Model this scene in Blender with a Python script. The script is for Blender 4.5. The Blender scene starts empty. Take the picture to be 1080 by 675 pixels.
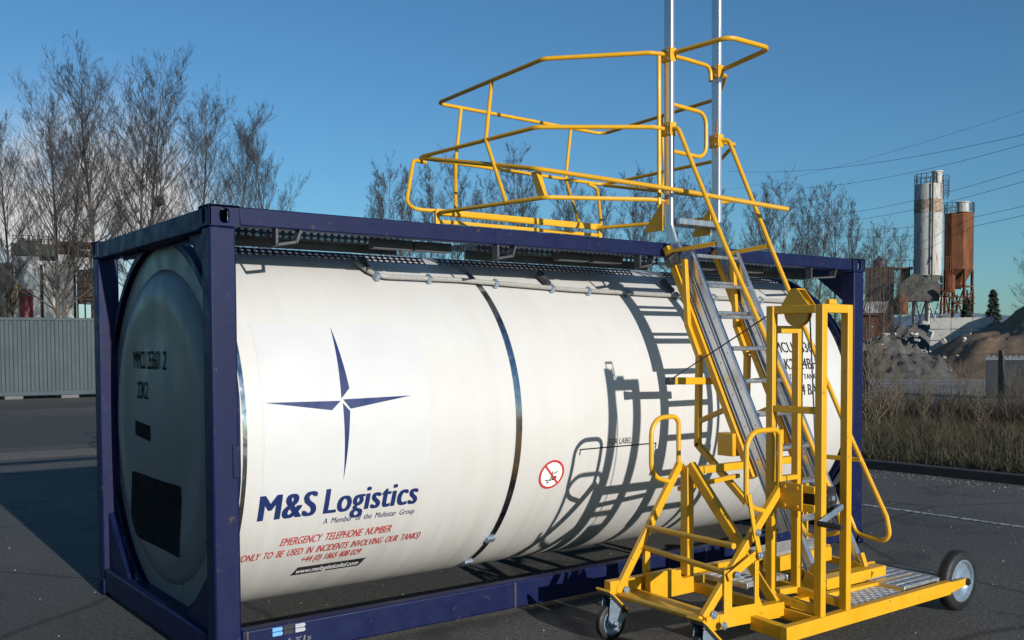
import bpy, bmesh, math, random
import numpy as np
from mathutils import Vector, Matrix, Quaternion
R = math.radians
scene = bpy.context.scene
COL = scene.collection

# ------------------------------------------------------------------ camera
CAM = Vector((-1.9101, -5.2656, 1.80))
YAW, PITCH, ROLL, F = .6439, -.0362, -.0049, 1041.3      # solved from the 20 ft ISO frame
fw = Vector((math.sin(YAW)*math.cos(PITCH), math.cos(YAW)*math.cos(PITCH), math.sin(PITCH)))
r0 = Vector((math.cos(YAW), -math.sin(YAW), 0))
u0 = r0.cross(fw)
rt = math.cos(ROLL)*r0 + math.sin(ROLL)*u0
up = -math.sin(ROLL)*r0 + math.cos(ROLL)*u0
cd = bpy.data.cameras.new('camera'); cam = bpy.data.objects.new('camera', cd); COL.objects.link(cam)
m = Matrix.Identity(4)
for i in range(3):
    m[i][0] = rt[i]; m[i][1] = up[i]; m[i][2] = -fw[i]; m[i][3] = CAM[i]
cam.matrix_world = m
cd.sensor_width = 36; cd.lens = F/1080*36; cd.shift_y = 67.5/1080
cd.clip_start = .05; cd.clip_end = 3000
scene.camera = cam

# ------------------------------------------------------------------ light
SUN_DIR = Vector((.038, 1, -.262)).normalized()           # low sun behind the photographer
scene.view_settings.view_transform = 'Standard'; scene.view_settings.look = 'None'
scene.view_settings.exposure = 0.12; scene.view_settings.gamma = 1
sl = bpy.data.lights.new('sun', 'SUN'); sl.energy = 5.0; sl.angle = R(.5); sl.color = (1, .945, .87)
so = bpy.data.objects.new('sun', sl); COL.objects.link(so)
so.rotation_euler = SUN_DIR.to_track_quat('-Z', 'Y').to_euler()
w = bpy.data.worlds.new('World'); scene.world = w; w.use_nodes = True
wn, wl = w.node_tree.nodes, w.node_tree.links
wn.clear()
sky = wn.new('ShaderNodeTexSky'); sky.sky_type = 'NISHITA'; sky.sun_disc = False
sky.sun_elevation = R(15); sky.sun_rotation = math.atan2(-SUN_DIR.x, -SUN_DIR.y); sky.air_density = 1.0; sky.dust_density = .4; sky.ozone_density = 2.5
bg = wn.new('ShaderNodeBackground'); bg.inputs[1].default_value = .085
outw = wn.new('ShaderNodeOutputWorld')
# a small bank of white cloud low in the sky beyond the trees at the left
def pxdir(px, py):
    return (rt*((px-540)/F) - up*((py-405)/F) + fw).normalized()
tc = wn.new('ShaderNodeTexCoord')
nz = wn.new('ShaderNodeTexNoise'); nz.inputs['Scale'].default_value = 9; nz.inputs['Detail'].default_value = 7; nz.inputs['Roughness'].default_value = .58
wl.new(tc.outputs['Generated'], nz.inputs['Vector'])
def wmath(op, a, b=None):
    n = wn.new('ShaderNodeMath'); n.operation = op
    for i, v in enumerate((a, b)):
        if v is None: continue
        if isinstance(v, (int, float)): n.inputs[i].default_value = v
        else: wl.new(v, n.inputs[i])
    return n.outputs[0]
tot = None
for px, py, rad, amp in ((120, 205, .055, .9), (150, 232, .05, .85), (70, 190, .05, .45), (110, 250, .06, .9), (40, 235, .05, .5), (-40, 210, .07, .5)):
    d = pxdir(px, py)
    vm = wn.new('ShaderNodeVectorMath'); vm.operation = 'DISTANCE'; vm.inputs[1].default_value = d
    wl.new(tc.outputs['Generated'], vm.inputs[0])
    q = wmath('DIVIDE', vm.outputs['Value'], rad); q = wmath('MULTIPLY', q, q)
    q = wmath('MULTIPLY', wmath('POWER', 2.718, wmath('MULTIPLY', q, -1.0)), amp)
    tot = q if tot is None else wmath('ADD', tot, q)
cl = wmath('MULTIPLY', tot, wmath('MULTIPLY', wmath('SUBTRACT', nz.outputs[0], .30), 4.5))
cn = wn.new('ShaderNodeMath'); cn.operation = 'MULTIPLY'; cn.use_clamp = True; cn.inputs[1].default_value = .85
wl.new(cl, cn.inputs[0])
mx = wn.new('ShaderNodeMixRGB'); mx.inputs[2].default_value = (7.5, 7.5, 7.6, 1)
wl.new(cn.outputs[0], mx.inputs[0]); tint = wn.new('ShaderNodeMixRGB'); tint.blend_type = 'MULTIPLY'; tint.inputs[0].default_value = 1; tint.inputs[2].default_value = (.57, .94, 1.17, 1)   # clear cyan-blue winter air
wl.new(sky.outputs[0], tint.inputs[1]); wl.new(tint.outputs[0], mx.inputs[1])
wl.new(mx.outputs[0], bg.inputs[0]); wl.new(bg.outputs[0], outw.inputs[0])

def at(px, py, depth):
    """real place of something seen in that direction at that distance along the view"""
    return CAM + (rt*((px-540)/F) - up*((py-405)/F) + fw)*depth
def spot(px, depth, z=0):
    v = at(px, 367, depth); v.z = z; return v
def hz(py, depth, px=540):
    return at(px, py, depth).z

# ------------------------------------------------------------------ materials
def nodes(name):
    mt = bpy.data.materials.new(name); mt.use_nodes = True
    nt = mt.node_tree; b = nt.nodes['Principled BSDF']
    return mt, nt.nodes, nt.links, b
def coords(n, l, scale=(1, 1, 1), kind='Object'):
    t = n.new('ShaderNodeTexCoord'); mp = n.new('ShaderNodeMapping'); mp.inputs['Scale'].default_value = scale
    l.new(t.outputs[kind], mp.inputs['Vector']); return mp.outputs[0]
def noise(n, l, vec, scale, detail=5, rough=.6, dist=0):
    t = n.new('ShaderNodeTexNoise'); t.inputs['Scale'].default_value = scale; t.inputs['Detail'].default_value = detail
    t.inputs['Roughness'].default_value = rough; t.inputs['Distortion'].default_value = dist
    l.new(vec, t.inputs['Vector']); return t.outputs[0]
def ramp(n, l, fac, stops):
    t = n.new('ShaderNodeValToRGB'); e = t.color_ramp.elements
    while len(e) < len(stops): e.new(.5)
    for i, (p, c) in enumerate(stops):
        e[i].position = p; e[i].color = (c, c, c, 1) if isinstance(c, (int, float)) else (*c, 1)
    l.new(fac, t.inputs[0]); return t.outputs[0]
def mix(n, l, fac, a, b, mode='MIX'):
    t = n.new('ShaderNodeMixRGB'); t.blend_type = mode
    for i, v in enumerate((fac, a, b)):
        if isinstance(v, (int, float)): t.inputs[i].default_value = v
        elif isinstance(v, tuple): t.inputs[i].default_value = (*v, 1)
        else: l.new(v, t.inputs[i])
    return t.outputs[0]
def bump(n, l, b, h, strength=.2, dist=.01):
    t = n.new('ShaderNodeBump'); t.inputs['Strength'].default_value = strength; t.inputs['Distance'].default_value = dist
    l.new(h, t.inputs['Height']); l.new(t.outputs[0], b.inputs['Normal'])
def paint(name, c1, c2, rough=.4, metal=0, wear=None, wearpos=.7, scale=6, bmp=.06, streak=(1, 1, 1), spec=.5):
    mt, n, l, b = nodes(name)
    v = coords(n, l, streak)
    a = noise(n, l, v, scale, 6, .65)
    c = ramp(n, l, a, [(.3, c1), (.7, c2)])
    if wear:
        e = noise(n, l, v, scale*3.7, 9, .72, .3)
        k = ramp(n, l, e, [(wearpos-.03, 0.), (wearpos+.02, 1.)])
        c = mix(n, l, k, c, wear)
    l.new(c, b.inputs['Base Color'])
    rr = ramp(n, l, noise(n, l, v, scale*2, 5), [(.3, max(rough-.1, .03)), (.7, min(rough+.12, 1.))])
    l.new(rr, b.inputs['Roughness'])
    b.inputs['Metallic'].default_value = metal
    b.inputs['Specular IOR Level'].default_value = spec
    bump(n, l, b, noise(n, l, v, scale*8, 4), bmp, .004)
    return mt
M = {}
M['navy'] = paint('navy_paint', (.0035, .0075, .040), (.005, .010, .052), .5, wear=(.05, .04, .038), wearpos=.64, scale=4, spec=.2)
M['yellow'] = paint('yellow_powder_coat', (.575, .295, .006), (.63, .335, .009), .42, wear=(.20, .11, .03), wearpos=.655, scale=5, bmp=.08)
M['alu'] = paint('aluminium', (.50, .52, .55), (.64, .66, .68), .27, metal=.85, wear=(.36, .35, .33), wearpos=.66, scale=9, streak=(1, 1, .15))
M['mast'] = paint('bright_aluminium', (.55, .56, .57), (.68, .69, .70), .24, metal=.72, wear=(.42, .40, .38), wearpos=.68, scale=7, streak=(1, 1, .12), bmp=.03)
M['stainless'] = paint('stainless_band', (.5, .5, .5), (.66, .66, .66), .2, metal=1, scale=9)
M['zinc'] = paint('zinc_plate', (.24, .32, .41), (.36, .44, .53), .28, metal=.6, scale=14)
M['galv'] = paint('galvanised_steel', (.42, .43, .44), (.6, .6, .6), .4, metal=.75, wear=(.3, .29, .27), wearpos=.62, scale=18)
M['rubber'] = paint('black_rubber', (.006, .006, .006), (.011, .011, .011), .6, wear=(.03, .028, .026), wearpos=.68, scale=16, bmp=.2)
M['black'] = paint('black_plastic', (.01, .01, .011), (.018, .018, .019), .45, scale=12)
M['darksteel'] = paint('dark_steel', (.035, .036, .04), (.06, .06, .065), .5, wear=(.09, .07, .05), wearpos=.66, scale=8)
M['ink_blue'] = paint('navy_ink', (.010, .022, .098), (.012, .026, .112), .4, scale=4, bmp=0)
M['ink_black'] = paint('black_ink', (.015, .015, .016), (.025, .025, .026), .5, scale=6, bmp=0)
M['matt_black'] = paint('matt_black_sheet', (.006, .006, .0065), (.011, .011, .0115), .85, scale=6, bmp=.02, spec=.08)
M['ink_red'] = paint('red_ink', (.42, .03, .03), (.5, .045, .04), .45, scale=6, bmp=0)
M['ink_white'] = paint('white_ink', (.7, .7, .7), (.8, .8, .8), .45, scale=6, bmp=0)
M['decal'] = paint('white_decal', (.50, .50, .50), (.522, .522, .521), .42, scale=2.5, bmp=.01)
M['ink_cyan'] = paint('light_blue_ink', (.1, .3, .62), (.14, .36, .7), .45, scale=6, bmp=0)
M['ink_grey'] = paint('grey_ink', (.3, .33, .36), (.4, .42, .45), .45, scale=6, bmp=0)
M['endplate'] = paint('tank_end_cladding', (.125, .125, .122), (.16, .16, .156), .40, wear=(.07, .07, .07), wearpos=.66, scale=2.5, streak=(1, 1, .4), spec=.4)
M['conduit'] = paint('grey_conduit', (.24, .235, .22), (.33, .32, .30), .5, scale=30, bmp=.1)

# tank cladding: white paint, rain streaks and road dirt low down
mt, n, l, b = nodes('white_tank_paint'); M['tank'] = mt
v = coords(n, l); vs = coords(n, l, (3.2, .25, .25))
c = ramp(n, l, noise(n, l, v, 1.3, 6, .6), [(.3, (.505, .494, .475)), (.7, (.54, .531, .514))])
st = ramp(n, l, noise(n, l, vs, 3.0, 8, .7), [(.42, 0.), (.75, 1.)])
sep = n.new('ShaderNodeSeparateXYZ'); tcn = n.new('ShaderNodeTexCoord'); l.new(tcn.outputs['Object'], sep.inputs[0])
low = n.new('ShaderNodeMapRange'); low.inputs[1].default_value = .85; low.inputs[2].default_value = .2
l.new(sep.outputs[2], low.inputs[0])
dm = n.new('ShaderNodeMath'); dm.operation = 'MULTIPLY'; l.new(st, dm.inputs[0]); l.new(low.outputs[0], dm.inputs[1])
c = mix(n, l, dm.outputs[0], c, (.40, .38, .34))
l2 = n.new('ShaderNodeMath'); l2.operation = 'MULTIPLY'; l2.inputs[1].default_value = .27; l.new(st, l2.inputs[0])
c = mix(n, l, l2.outputs[0], c, (.42, .40, .37))
spk = ramp(n, l, noise(n, l, v, 38, 3, .5), [(.735, 0.), (.75, 1.)])
s2 = n.new('ShaderNodeMath'); s2.operation = 'MULTIPLY'; s2.inputs[1].default_value = .35; l.new(spk, s2.inputs[0])
c = mix(n, l, s2.outputs[0], c, (.4, .38, .33))
l.new(c, b.inputs['Base Color']); b.inputs['Roughness'].default_value = .42
bump(n, l, b, noise(n, l, coords(n, l, (1.2, .5, .5)), 1.6, 3), .16, .04)

# perforated sheet: round holes that let the light through
mt, n, l, b = nodes('perforated_sheet'); M['perf'] = mt
b.inputs['Base Color'].default_value = (.07, .07, .072, 1); b.inputs['Metallic'].default_value = .3; b.inputs['Roughness'].default_value = .45
uvn = n.new('ShaderNodeTexCoord'); sp = n.new('ShaderNodeSeparateXYZ'); l.new(uvn.outputs['UV'], sp.inputs[0])
def mth(op, a, bb=None):
    t = n.new('ShaderNodeMath'); t.operation = op
    for i, vv in enumerate((a, bb)):
        if vv is None: continue
        if isinstance(vv, (int, float)): t.inputs[i].default_value = vv
        else: l.new(vv, t.inputs[i])
    return t.outputs[0]
fx = mth('SUBTRACT', mth('FRACT', mth('DIVIDE', sp.outputs[0], .046)), .5)
fy = mth('SUBTRACT', mth('FRACT', mth('DIVIDE', sp.outputs[1], .034)), .5)
rr = mth('ADD', mth('MULTIPLY', fx, fx), mth('MULTIPLY', fy, fy))
hole = mth('LESS_THAN', rr, .115)
tr = n.new('ShaderNodeBsdfTransparent'); ms = n.new('ShaderNodeMixShader')
l.new(hole, ms.inputs[0]); l.new(b.outputs[0], ms.inputs[1]); l.new(tr.outputs[0], ms.inputs[2])
l.new(ms.outputs[0], n['Material Output'].inputs[0])

# asphalt
mt, n, l, b = nodes('worn_asphalt'); M['asphalt'] = mt
v = coords(n, l)
c = ramp(n, l, noise(n, l, v, .16, 6, .6, .4), [(.3, (.055, .056, .053)), (.5, (.078, .077, .071)), (.7, (.115, .109, .097))])
g = noise(n, l, v, 36, 5, .8); c = mix(n, l, .9, c, ramp(n, l, g, [(.34, (.12, .12, .12)), (.54, (.5, .5, .5)), (.70, (1, 1, 1))]), 'OVERLAY')
g2 = noise(n, l, v, 130, 2, .6); c = mix(n, l, ramp(n, l, g2, [(.66, 0.), (.70, .55)]), c, (.22, .21, .19))
st2 = ramp(n, l, noise(n, l, v, 1.1, 7, .7, .8), [(.56, 0.), (.64, .7)])
c = mix(n, l, st2, c, (.028, .028, .029))
vo = n.new('ShaderNodeTexVoronoi'); vo.feature = 'DISTANCE_TO_EDGE'; vo.inputs['Scale'].default_value = .33
vw = n.new('ShaderNodeMixRGB'); vw.inputs[0].default_value = .12
nn = n.new('ShaderNodeTexNoise'); nn.inputs['Scale'].default_value = 1.5; nn.inputs['Detail'].default_value = 6; l.new(v, nn.inputs['Vector'])
l.new(v, vw.inputs[1]); l.new(nn.outputs[1], vw.inputs[2]); l.new(vw.outputs[0], vo.inputs['Vector'])
crk = ramp(n, l, vo.outputs['Distance'], [(0.0, .75), (.012, 0.)])
c = mix(n, l, crk, c, (.012, .012, .012))
l.new(c, b.inputs['Base Color']); b.inputs['Roughness'].default_value = .85
bump(n, l, b, g, 1.0, .012)

M['line'] = paint('road_paint', (.3, .3, .29), (.5, .5, .48), .7, wear=(.06, .06, .06), wearpos=.52, scale=5)
M['kerb'] = paint('black_kerb', (.02, .02, .02), (.04, .038, .036), .8, wear=(.12, .11, .1), wearpos=.68, scale=5, bmp=.3)
M['soil'] = paint('verge_soil', (.06, .05, .03), (.10, .085, .05), .95, scale=1.5, bmp=.4)
M['yard'] = paint('pale_gravel_yard', (.22, .215, .2), (.32, .31, .29), .95, scale=.25, wear=(.15, .14, .125), wearpos=.55, bmp=.3)
M['gravel'] = paint('brown_gravel', (.13, .085, .05), (.20, .14, .09), .95, scale=1.2, wear=(.26, .2, .14), wearpos=.6, bmp=.8)
M['rubble'] = paint('grey_rubble', (.045, .043, .04), (.12, .115, .105), .95, scale=1.8, wear=(.2, .19, .175), wearpos=.62, bmp=.8)
M['concrete'] = paint('weathered_concrete', (.36, .35, .32), (.48, .47, .43), .9, scale=.9, wear=(.22, .2, .17), wearpos=.6, bmp=.2)
M['contgrey'] = paint('blue_grey_container', (.034, .050, .060), (.047, .067, .077), .6, wear=(.17, .19, .19), wearpos=.72, scale=1.3, streak=(1, 1, .6), spec=.25)
M['whitewall'] = paint('stained_white_cladding', (.52, .52, .49), (.66, .65, .62), .7, wear=(.3, .25, .2), wearpos=.6, scale=.3, streak=(1, 1, .4))
M['rust'] = paint('rusty_steel', (.04, .018, .012), (.19, .075, .036), .9, wear=(.26, .17, .12), wearpos=.63, scale=1.3, streak=(1, 1, .22), spec=.2)
M['darkrust'] = paint('dark_rusty_steel', (.05, .035, .028), (.095, .06, .042), .85, wear=(.15, .09, .06), wearpos=.6, scale=.6)
M['maroon'] = paint('maroon_paint', (.14, .02, .022), (.18, .03, .03), .6, scale=.6)
M['green'] = paint('faded_green_steel', (.07, .09, .07), (.11, .125, .10), .7, wear=(.14, .09, .06), wearpos=.58, scale=.5)
M['silowhite'] = paint('white_silo_steel', (.30, .30, .285), (.50, .50, .48), .8, wear=(.20, .14, .10), wearpos=.58, scale=.8, streak=(1.6, 1.6, .2), spec=.15)
M['silobrown'] = paint('rust_band', (.17, .115, .075), (.28, .21, .15), .85, wear=(.4, .37, .31), wearpos=.55, scale=.9, spec=.15)
M['bark'] = paint('grey_brown_bark', (.045, .040, .034), (.085, .074, .060), .95, scale=2, bmp=.4)
M['twig'] = paint('brown_twig', (.020, .019, .021), (.038, .035, .036), .95, scale=1)
M['barkfar'] = paint('far_bark', (.06, .055, .054), (.10, .092, .086), .95, scale=1)
M['drytwig'] = paint('dry_brush', (.09, .07, .045), (.17, .135, .09), .95, scale=3)
M['wire'] = paint('fence_wire', (.05, .05, .048), (.09, .088, .08), .8, metal=.1, scale=8)
M['conifer'] = paint('conifer_needles', (.012, .025, .014), (.03, .05, .025), .9, scale=2)
M['box'] = paint('dark_grey_bin', (.035, .042, .05), (.055, .062, .07), .6, scale=1)
M['hill'] = paint('haze_blue_hill', (.10, .14, .2), (.12, .17, .23), .95, scale=.01)  # blue of the hazy air put into the hill's base colour
def blades(name, cols, scale):
    mt, n, l, b = nodes(name)
    v = coords(n, l); a = noise(n, l, v, scale, 4, .7)
    l.new(ramp(n, l, a, cols), b.inputs['Base Color']); b.inputs['Roughness'].default_value = .8
    return mt
M['grass'] = blades('green_grass', [(.3, (.014, .023, .007)), (.55, (.030, .037, .012)), (.75, (.085, .066, .032))], 2.2)
M['deadweed'] = blades('dead_weed', [(.3, (.018, .014, .010)), (.55, (.045, .033, .02)), (.75, (.10, .075, .042))], 2.5)
M['drygrass'] = blades('dry_grass', [(.3, (.026, .019, .011)), (.55, (.066, .048, .027)), (.75, (.15, .11, .065))], 3.0)

# ------------------------------------------------------------------ builders
def beam(bm, p0, p1, w, h, upv=(0, 0, 1)):
    p0, p1 = Vector(p0), Vector(p1); d = (p1-p0).normalized(); u = Vector(upv)
    if abs(d.dot(u)) > .98: u = Vector((0, 1, 0))
    s = d.cross(u).normalized(); u = s.cross(d).normalized()
    vs = [bm.verts.new(p + s*(a*w/2) + u*(c*h/2)) for p in (p0, p1) for a, c in ((-1, -1), (1, -1), (1, 1), (-1, 1))]
    for f in ((3, 2, 1, 0), (4, 5, 6, 7), (0, 1, 5, 4), (1, 2, 6, 5), (2, 3, 7, 6), (3, 0, 4, 7)):
        bm.faces.new([vs[i] for i in f])
def box(bm, x0, x1, y0, y1, z0, z1):
    beam(bm, ((x0+x1)/2, (y0+y1)/2, z0), ((x0+x1)/2, (y0+y1)/2, z1), x1-x0, y1-y0, (0, 1, 0))
def fillet(pts, rad, closed=False, k=5):
    pts = [Vector(p) for p in pts]; out = []; N = len(pts)
    if rad <= 0: return pts
    for i, p in enumerate(pts):
        if not closed and i in (0, N-1): out.append(p); continue
        a, b = pts[i-1]-p, pts[(i+1) % N]-p
        la, lb = a.length, b.length; a.normalize(); b.normalize()
        ang = a.angle(b)
        if ang > math.pi-.05: out.append(p); continue
        t = min(rad/math.tan(ang/2), la*.48, lb*.48); rr = t*math.tan(ang/2)
        c = p + (a+b).normalized()*(rr/math.sin(ang/2))
        s, e = p+a*t-c, p+b*t-c
        for j in range(k+1):
            f = j/k; th = s.angle(e)
            out.append(c + (s*math.sin((1-f)*th)+e*math.sin(f*th))/math.sin(th))
    return out
def tube(bm, pts, r, rad=.06, closed=False, seg=10):
    P = fillet(pts, rad, closed); N = len(P); rings = []
    prev = None
    for i, p in enumerate(P):
        if closed: t = (P[(i+1) % N]-P[i-1]).normalized()
        else: t = (P[min(i+1, N-1)]-P[max(i-1, 0)]).normalized()
        if prev is None:
            nrm = t.orthogonal().normalized()
        else:
            nrm = (prev - t*prev.dot(t)).normalized()
        prev = nrm; bn = t.cross(nrm)
        rings.append([bm.verts.new(p + (nrm*math.cos(2*math.pi*j/seg)+bn*math.sin(2*math.pi*j/seg))*r) for j in range(seg)])
    for i in range(N if closed else N-1):
        a, b2 = rings[i], rings[(i+1) % N]
        off = 0
        if closed and i == N-1:
            off = min(range(seg), key=lambda o: (a[0].co-b2[o].co).length)
        for j in range(seg):
            f = bm.faces.new((a[j], a[(j+1) % seg], b2[(j+1+off) % seg], b2[(j+off) % seg])); f.smooth = True
    if not closed:
        bm.faces.new(list(reversed(rings[0]))); bm.faces.new(rings[-1])
def lathe(bm, prof, o, axis, seg=48, smooth=True):
    o = Vector(o); ax = Vector(axis).normalized(); a = ax.orthogonal().normalized(); b2 = ax.cross(a)
    rings = []
    for t, r in prof:
        if r < 1e-5: rings.append([bm.verts.new(o+ax*t)])
        else: rings.append([bm.verts.new(o+ax*t+(a*math.cos(2*math.pi*j/seg)+b2*math.sin(2*math.pi*j/seg))*r) for j in range(seg)])
    for A, B in zip(rings, rings[1:]):
        for j in range(seg):
            k = (j+1) % seg
            if len(A) == 1: f = bm.faces.new((A[0], B[k], B[j]))
            elif len(B) == 1: f = bm.faces.new((A[j], A[k], B[0]))
            else: f = bm.faces.new((A[j], A[k], B[k], B[j]))
            f.smooth = smooth
def prism(bm, pts, off):
    """flat polygon (3-D points) given thickness along off"""
    off = Vector(off); a = [bm.verts.new(Vector(p)) for p in pts]; b2 = [bm.verts.new(Vector(p)+off) for p in pts]
    bm.faces.new(a); bm.faces.new(list(reversed(b2))); N = len(a)
    for i in range(N): bm.faces.new((a[i], b2[i], b2[(i+1) % N], a[(i+1) % N]))
def obj(name, bm, mat, parent=None, bevel=0, sharp=35):
    bmesh.ops.recalc_face_normals(bm, faces=bm.faces[:])
    me = bpy.data.meshes.new(name); bm.to_mesh(me); bm.free()
    me.materials.append(M[mat] if isinstance(mat, str) else mat)
    me.set_sharp_from_angle(angle=R(sharp))
    o = bpy.data.objects.new(name, me); COL.objects.link(o)
    if bevel:
        md = o.modifiers.new('bevel', 'BEVEL'); md.width = bevel; md.segments = 2; md.limit_method = 'ANGLE'; md.angle_limit = R(50); md.harden_normals = False
    if parent:
        o.parent = parent
        o.location = -ORG.get(parent.name, Vector())
    return o
ORG = {}          # world origin of a thing, so parts can be written in world coordinates
def pobj(name, V, Fc, mat, parent=None):
    me = bpy.data.meshes.new(name); me.from_pydata(V, [], Fc); me.materials.append(M[mat]); me.update()
    o = bpy.data.objects.new(name, me); COL.objects.link(o)
    if parent: o.parent = parent; o.location = -ORG.get(parent.name, Vector())
    return o
def thing(name, label, cat, loc=(0, 0, 0), group=None):
    o = bpy.data.objects.new(name, None); o.empty_display_size = .2; COL.objects.link(o); o.location = loc
    o['label'] = label; o['category'] = cat
    if group: o['group'] = group
    ORG[o.name] = Vector(loc)
    return o
def tag(o, label, cat, group=None, kind=None):
    if label: o['label'] = label
    if cat: o['category'] = cat
    if group: o['group'] = group
    if kind: o['kind'] = kind
    return o
BM = bmesh.new

# ------------------------------------------------------------------ the setting
bm = BM()
box(bm, -400, 500, -60, 700, -.5, 0)
g = obj('asphalt_ground', bm, 'asphalt'); g['kind'] = 'structure'
bm = BM(); xs = [11.2, 14, 18, 23, 30, 42]; 
for y0, y1 in ((-60, 34),):
    pr = [(11.15, -.1), (11.15, .10), (13, .16), (17, .12), (22, .02), (22, -.1)]
    prism(bm, [(x, y0, z) for x, z in pr], (0, y1-y0, 0))
g = obj('grass_verge', bm, 'soil'); g['kind'] = 'structure'
bm = BM(); box(bm, 22.0, 480, -55, 33, -.1, .012)
g = obj('gravel_yard', bm, 'yard'); g['kind'] = 'structure'
bm = BM(); box(bm, 10.96, 11.15, -60, 34, -.05, .125)
g = obj('kerb', bm, 'kerb', bevel=.015); g['kind'] = 'structure'
bm = BM(); prism(bm, [(7.94, -14, .004), (8.02, -14, .004), (8.02, 2.2, .004), (7.94, 2.2, .004)], (0, 0, .002))
g = obj('painted_line', bm, 'line'); g['kind'] = 'structure'
def sheet(name, pts, z, mat):
    bm = BM(); prism(bm, [(x, y, z-.002) for x, y in pts], (0, 0, .002)); o = obj(name, bm, mat); o['kind'] = 'structure'
M['patch'] = paint('dark_asphalt_repair', (.03, .03, .03), (.045, .044, .042), .9, wear=(.07, .068, .062), wearpos=.6, scale=8, bmp=.8)
M['sand'] = paint('dusty_asphalt', (.10, .09, .075), (.15, .135, .11), .95, wear=(.07, .068, .06), wearpos=.55, scale=3, bmp=.8)
sheet('asphalt_repair', [(-14, 15.5), (14, 14.6), (18, 22.5), (4, 24.0), (-14, 21)], .006, 'patch')
sheet('asphalt_repair', [(-10, 27.5), (16, 28.0), (17, 30.5), (-10, 31.5)], .006, 'patch')
sheet('dusty_strip', [(-8, 12.9), (2, 12.7), (9, 12.4), (9, 13.6), (1, 13.9), (-8, 13.8)], .006, 'sand')
# low hill far to the right, distance haze painted as its blue
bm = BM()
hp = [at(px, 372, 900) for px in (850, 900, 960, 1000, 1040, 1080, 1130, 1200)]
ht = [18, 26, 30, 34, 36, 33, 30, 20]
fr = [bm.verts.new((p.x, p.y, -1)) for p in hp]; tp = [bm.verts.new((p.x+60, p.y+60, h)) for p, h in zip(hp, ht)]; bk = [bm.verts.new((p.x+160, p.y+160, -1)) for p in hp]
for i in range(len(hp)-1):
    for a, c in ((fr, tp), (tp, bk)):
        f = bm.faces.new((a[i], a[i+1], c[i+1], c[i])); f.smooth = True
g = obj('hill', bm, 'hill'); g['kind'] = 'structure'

# loose grit and stones on the asphalt
rg = np.random.default_rng(11); NG = 5200
gx = rg.uniform(-3, 10.5, NG); gy = rg.uniform(-3.2, 9, NG); gs = .0025+.006*rg.random(NG)**4
gx[:1500] = 10.9-np.abs(rg.normal(0, .35, 1500)); gs[:1500] *= 1.5
V, Fc = [], []
for x, y, s_ in zip(gx, gy, gs):
    b0 = len(V); a = x*91.7
    for q in range(3): V.append((x+s_*math.cos(a+q*2.1), y+s_*math.sin(a+q*2.1), .0005))
    V.append((x, y, s_*1.1)); Fc += [(b0, b0+1, b0+3), (b0+1, b0+2, b0+3), (b0+2, b0, b0+3)]
tag(pobj('loose_grit', V, Fc, 'yard'), 'loose grit and small stones scattered over the asphalt', 'grit', kind='stuff')

# ------------------------------------------------------------------ tank container
TL, TW, TH, TR, TZ = 6.058, 2.438, 2.591, 1.19, 1.30
TC = thing('tank_container', 'white cylindrical tank in a navy blue frame with a blue star and red lettering', 'tank container', (TL/2, TW/2, 0))
def casting(x0, x1, y0, y1, z0, z1, parent):
    bm = BM()
    def plate(c, U, V, N, a, b2, ha, hb, rnd):
        """rectangle a x b with an oval hole ha x hb, 14 mm thick"""
        c, U, V, N = map(Vector, (c, U, V, N)); K = 32; fo, fi, bo, bi = [], [], [], []
        for k in range(K):
            t = 2*math.pi*k/K; co, si = math.cos(t), math.sin(t)
            s = 1/max(abs(co), abs(si)); O = c + U*(a/2*co*s) + V*(b2/2*si*s)
            e = 1/((abs(co)**3+abs(si)**3)**(1/3)); I = c + U*(ha/2*co*e) + V*(hb/2*si*e)
            fo.append(bm.verts.new(O)); fi.append(bm.verts.new(I)); bo.append(bm.verts.new(O-N*.014)); bi.append(bm.verts.new(I-N*.014))
        for k in range(K):
            j = (k+1) % K
            bm.faces.new((fo[k], fo[j], fi[j], fi[k])); bm.faces.new((fi[k], fi[j], bi[j], bi[k])); bm.faces.new((fo[k], bo[k], bo[j], fo[j]))
    cx, cy, cz = (x0+x1)/2, (y0+y1)/2, (z0+z1)/2; sx = -1 if cx < 3 else 1; sy = -1 if cy < 1.2 else 1; sz = 1 if cz > 1 else -1
    plate((cx, y0 if sy < 0 else y1, cz), (1, 0, 0), (0, 0, 1), (0, sy, 0), x1-x0, z1-z0, .052, .080, .4)
    plate((x0 if sx < 0 else x1, cy, cz), (0, 1, 0), (0, 0, 1), (sx, 0, 0), y1-y0, z1-z0, .052, .080, .4)
    plate((cx, cy, z1 if sz > 0 else z0), (1, 0, 0), (0, 1, 0), (0, 0, sz), x1-x0, y1-y0, .10, .06, .4)
    # inner sides closed
    ix = x1-.014 if sx < 0 else x0; iy = y1-.014 if sy < 0 else y0; iz = z0 if sz > 0 else z1-.014
    box(bm, ix, ix+.014, y0+.015, y1-.015, z0+.002, z1-.015); box(bm, x0+.015, x1-.015, iy, iy+.014, z0+.002, z1-.015); box(bm, x0+.015, x1-.015, y0+.015, y1-.015, iz, iz+.014)
    obj('corner_casting', bm, 'navy', parent, bevel=.004)
PW, PD = .150, .13
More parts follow.
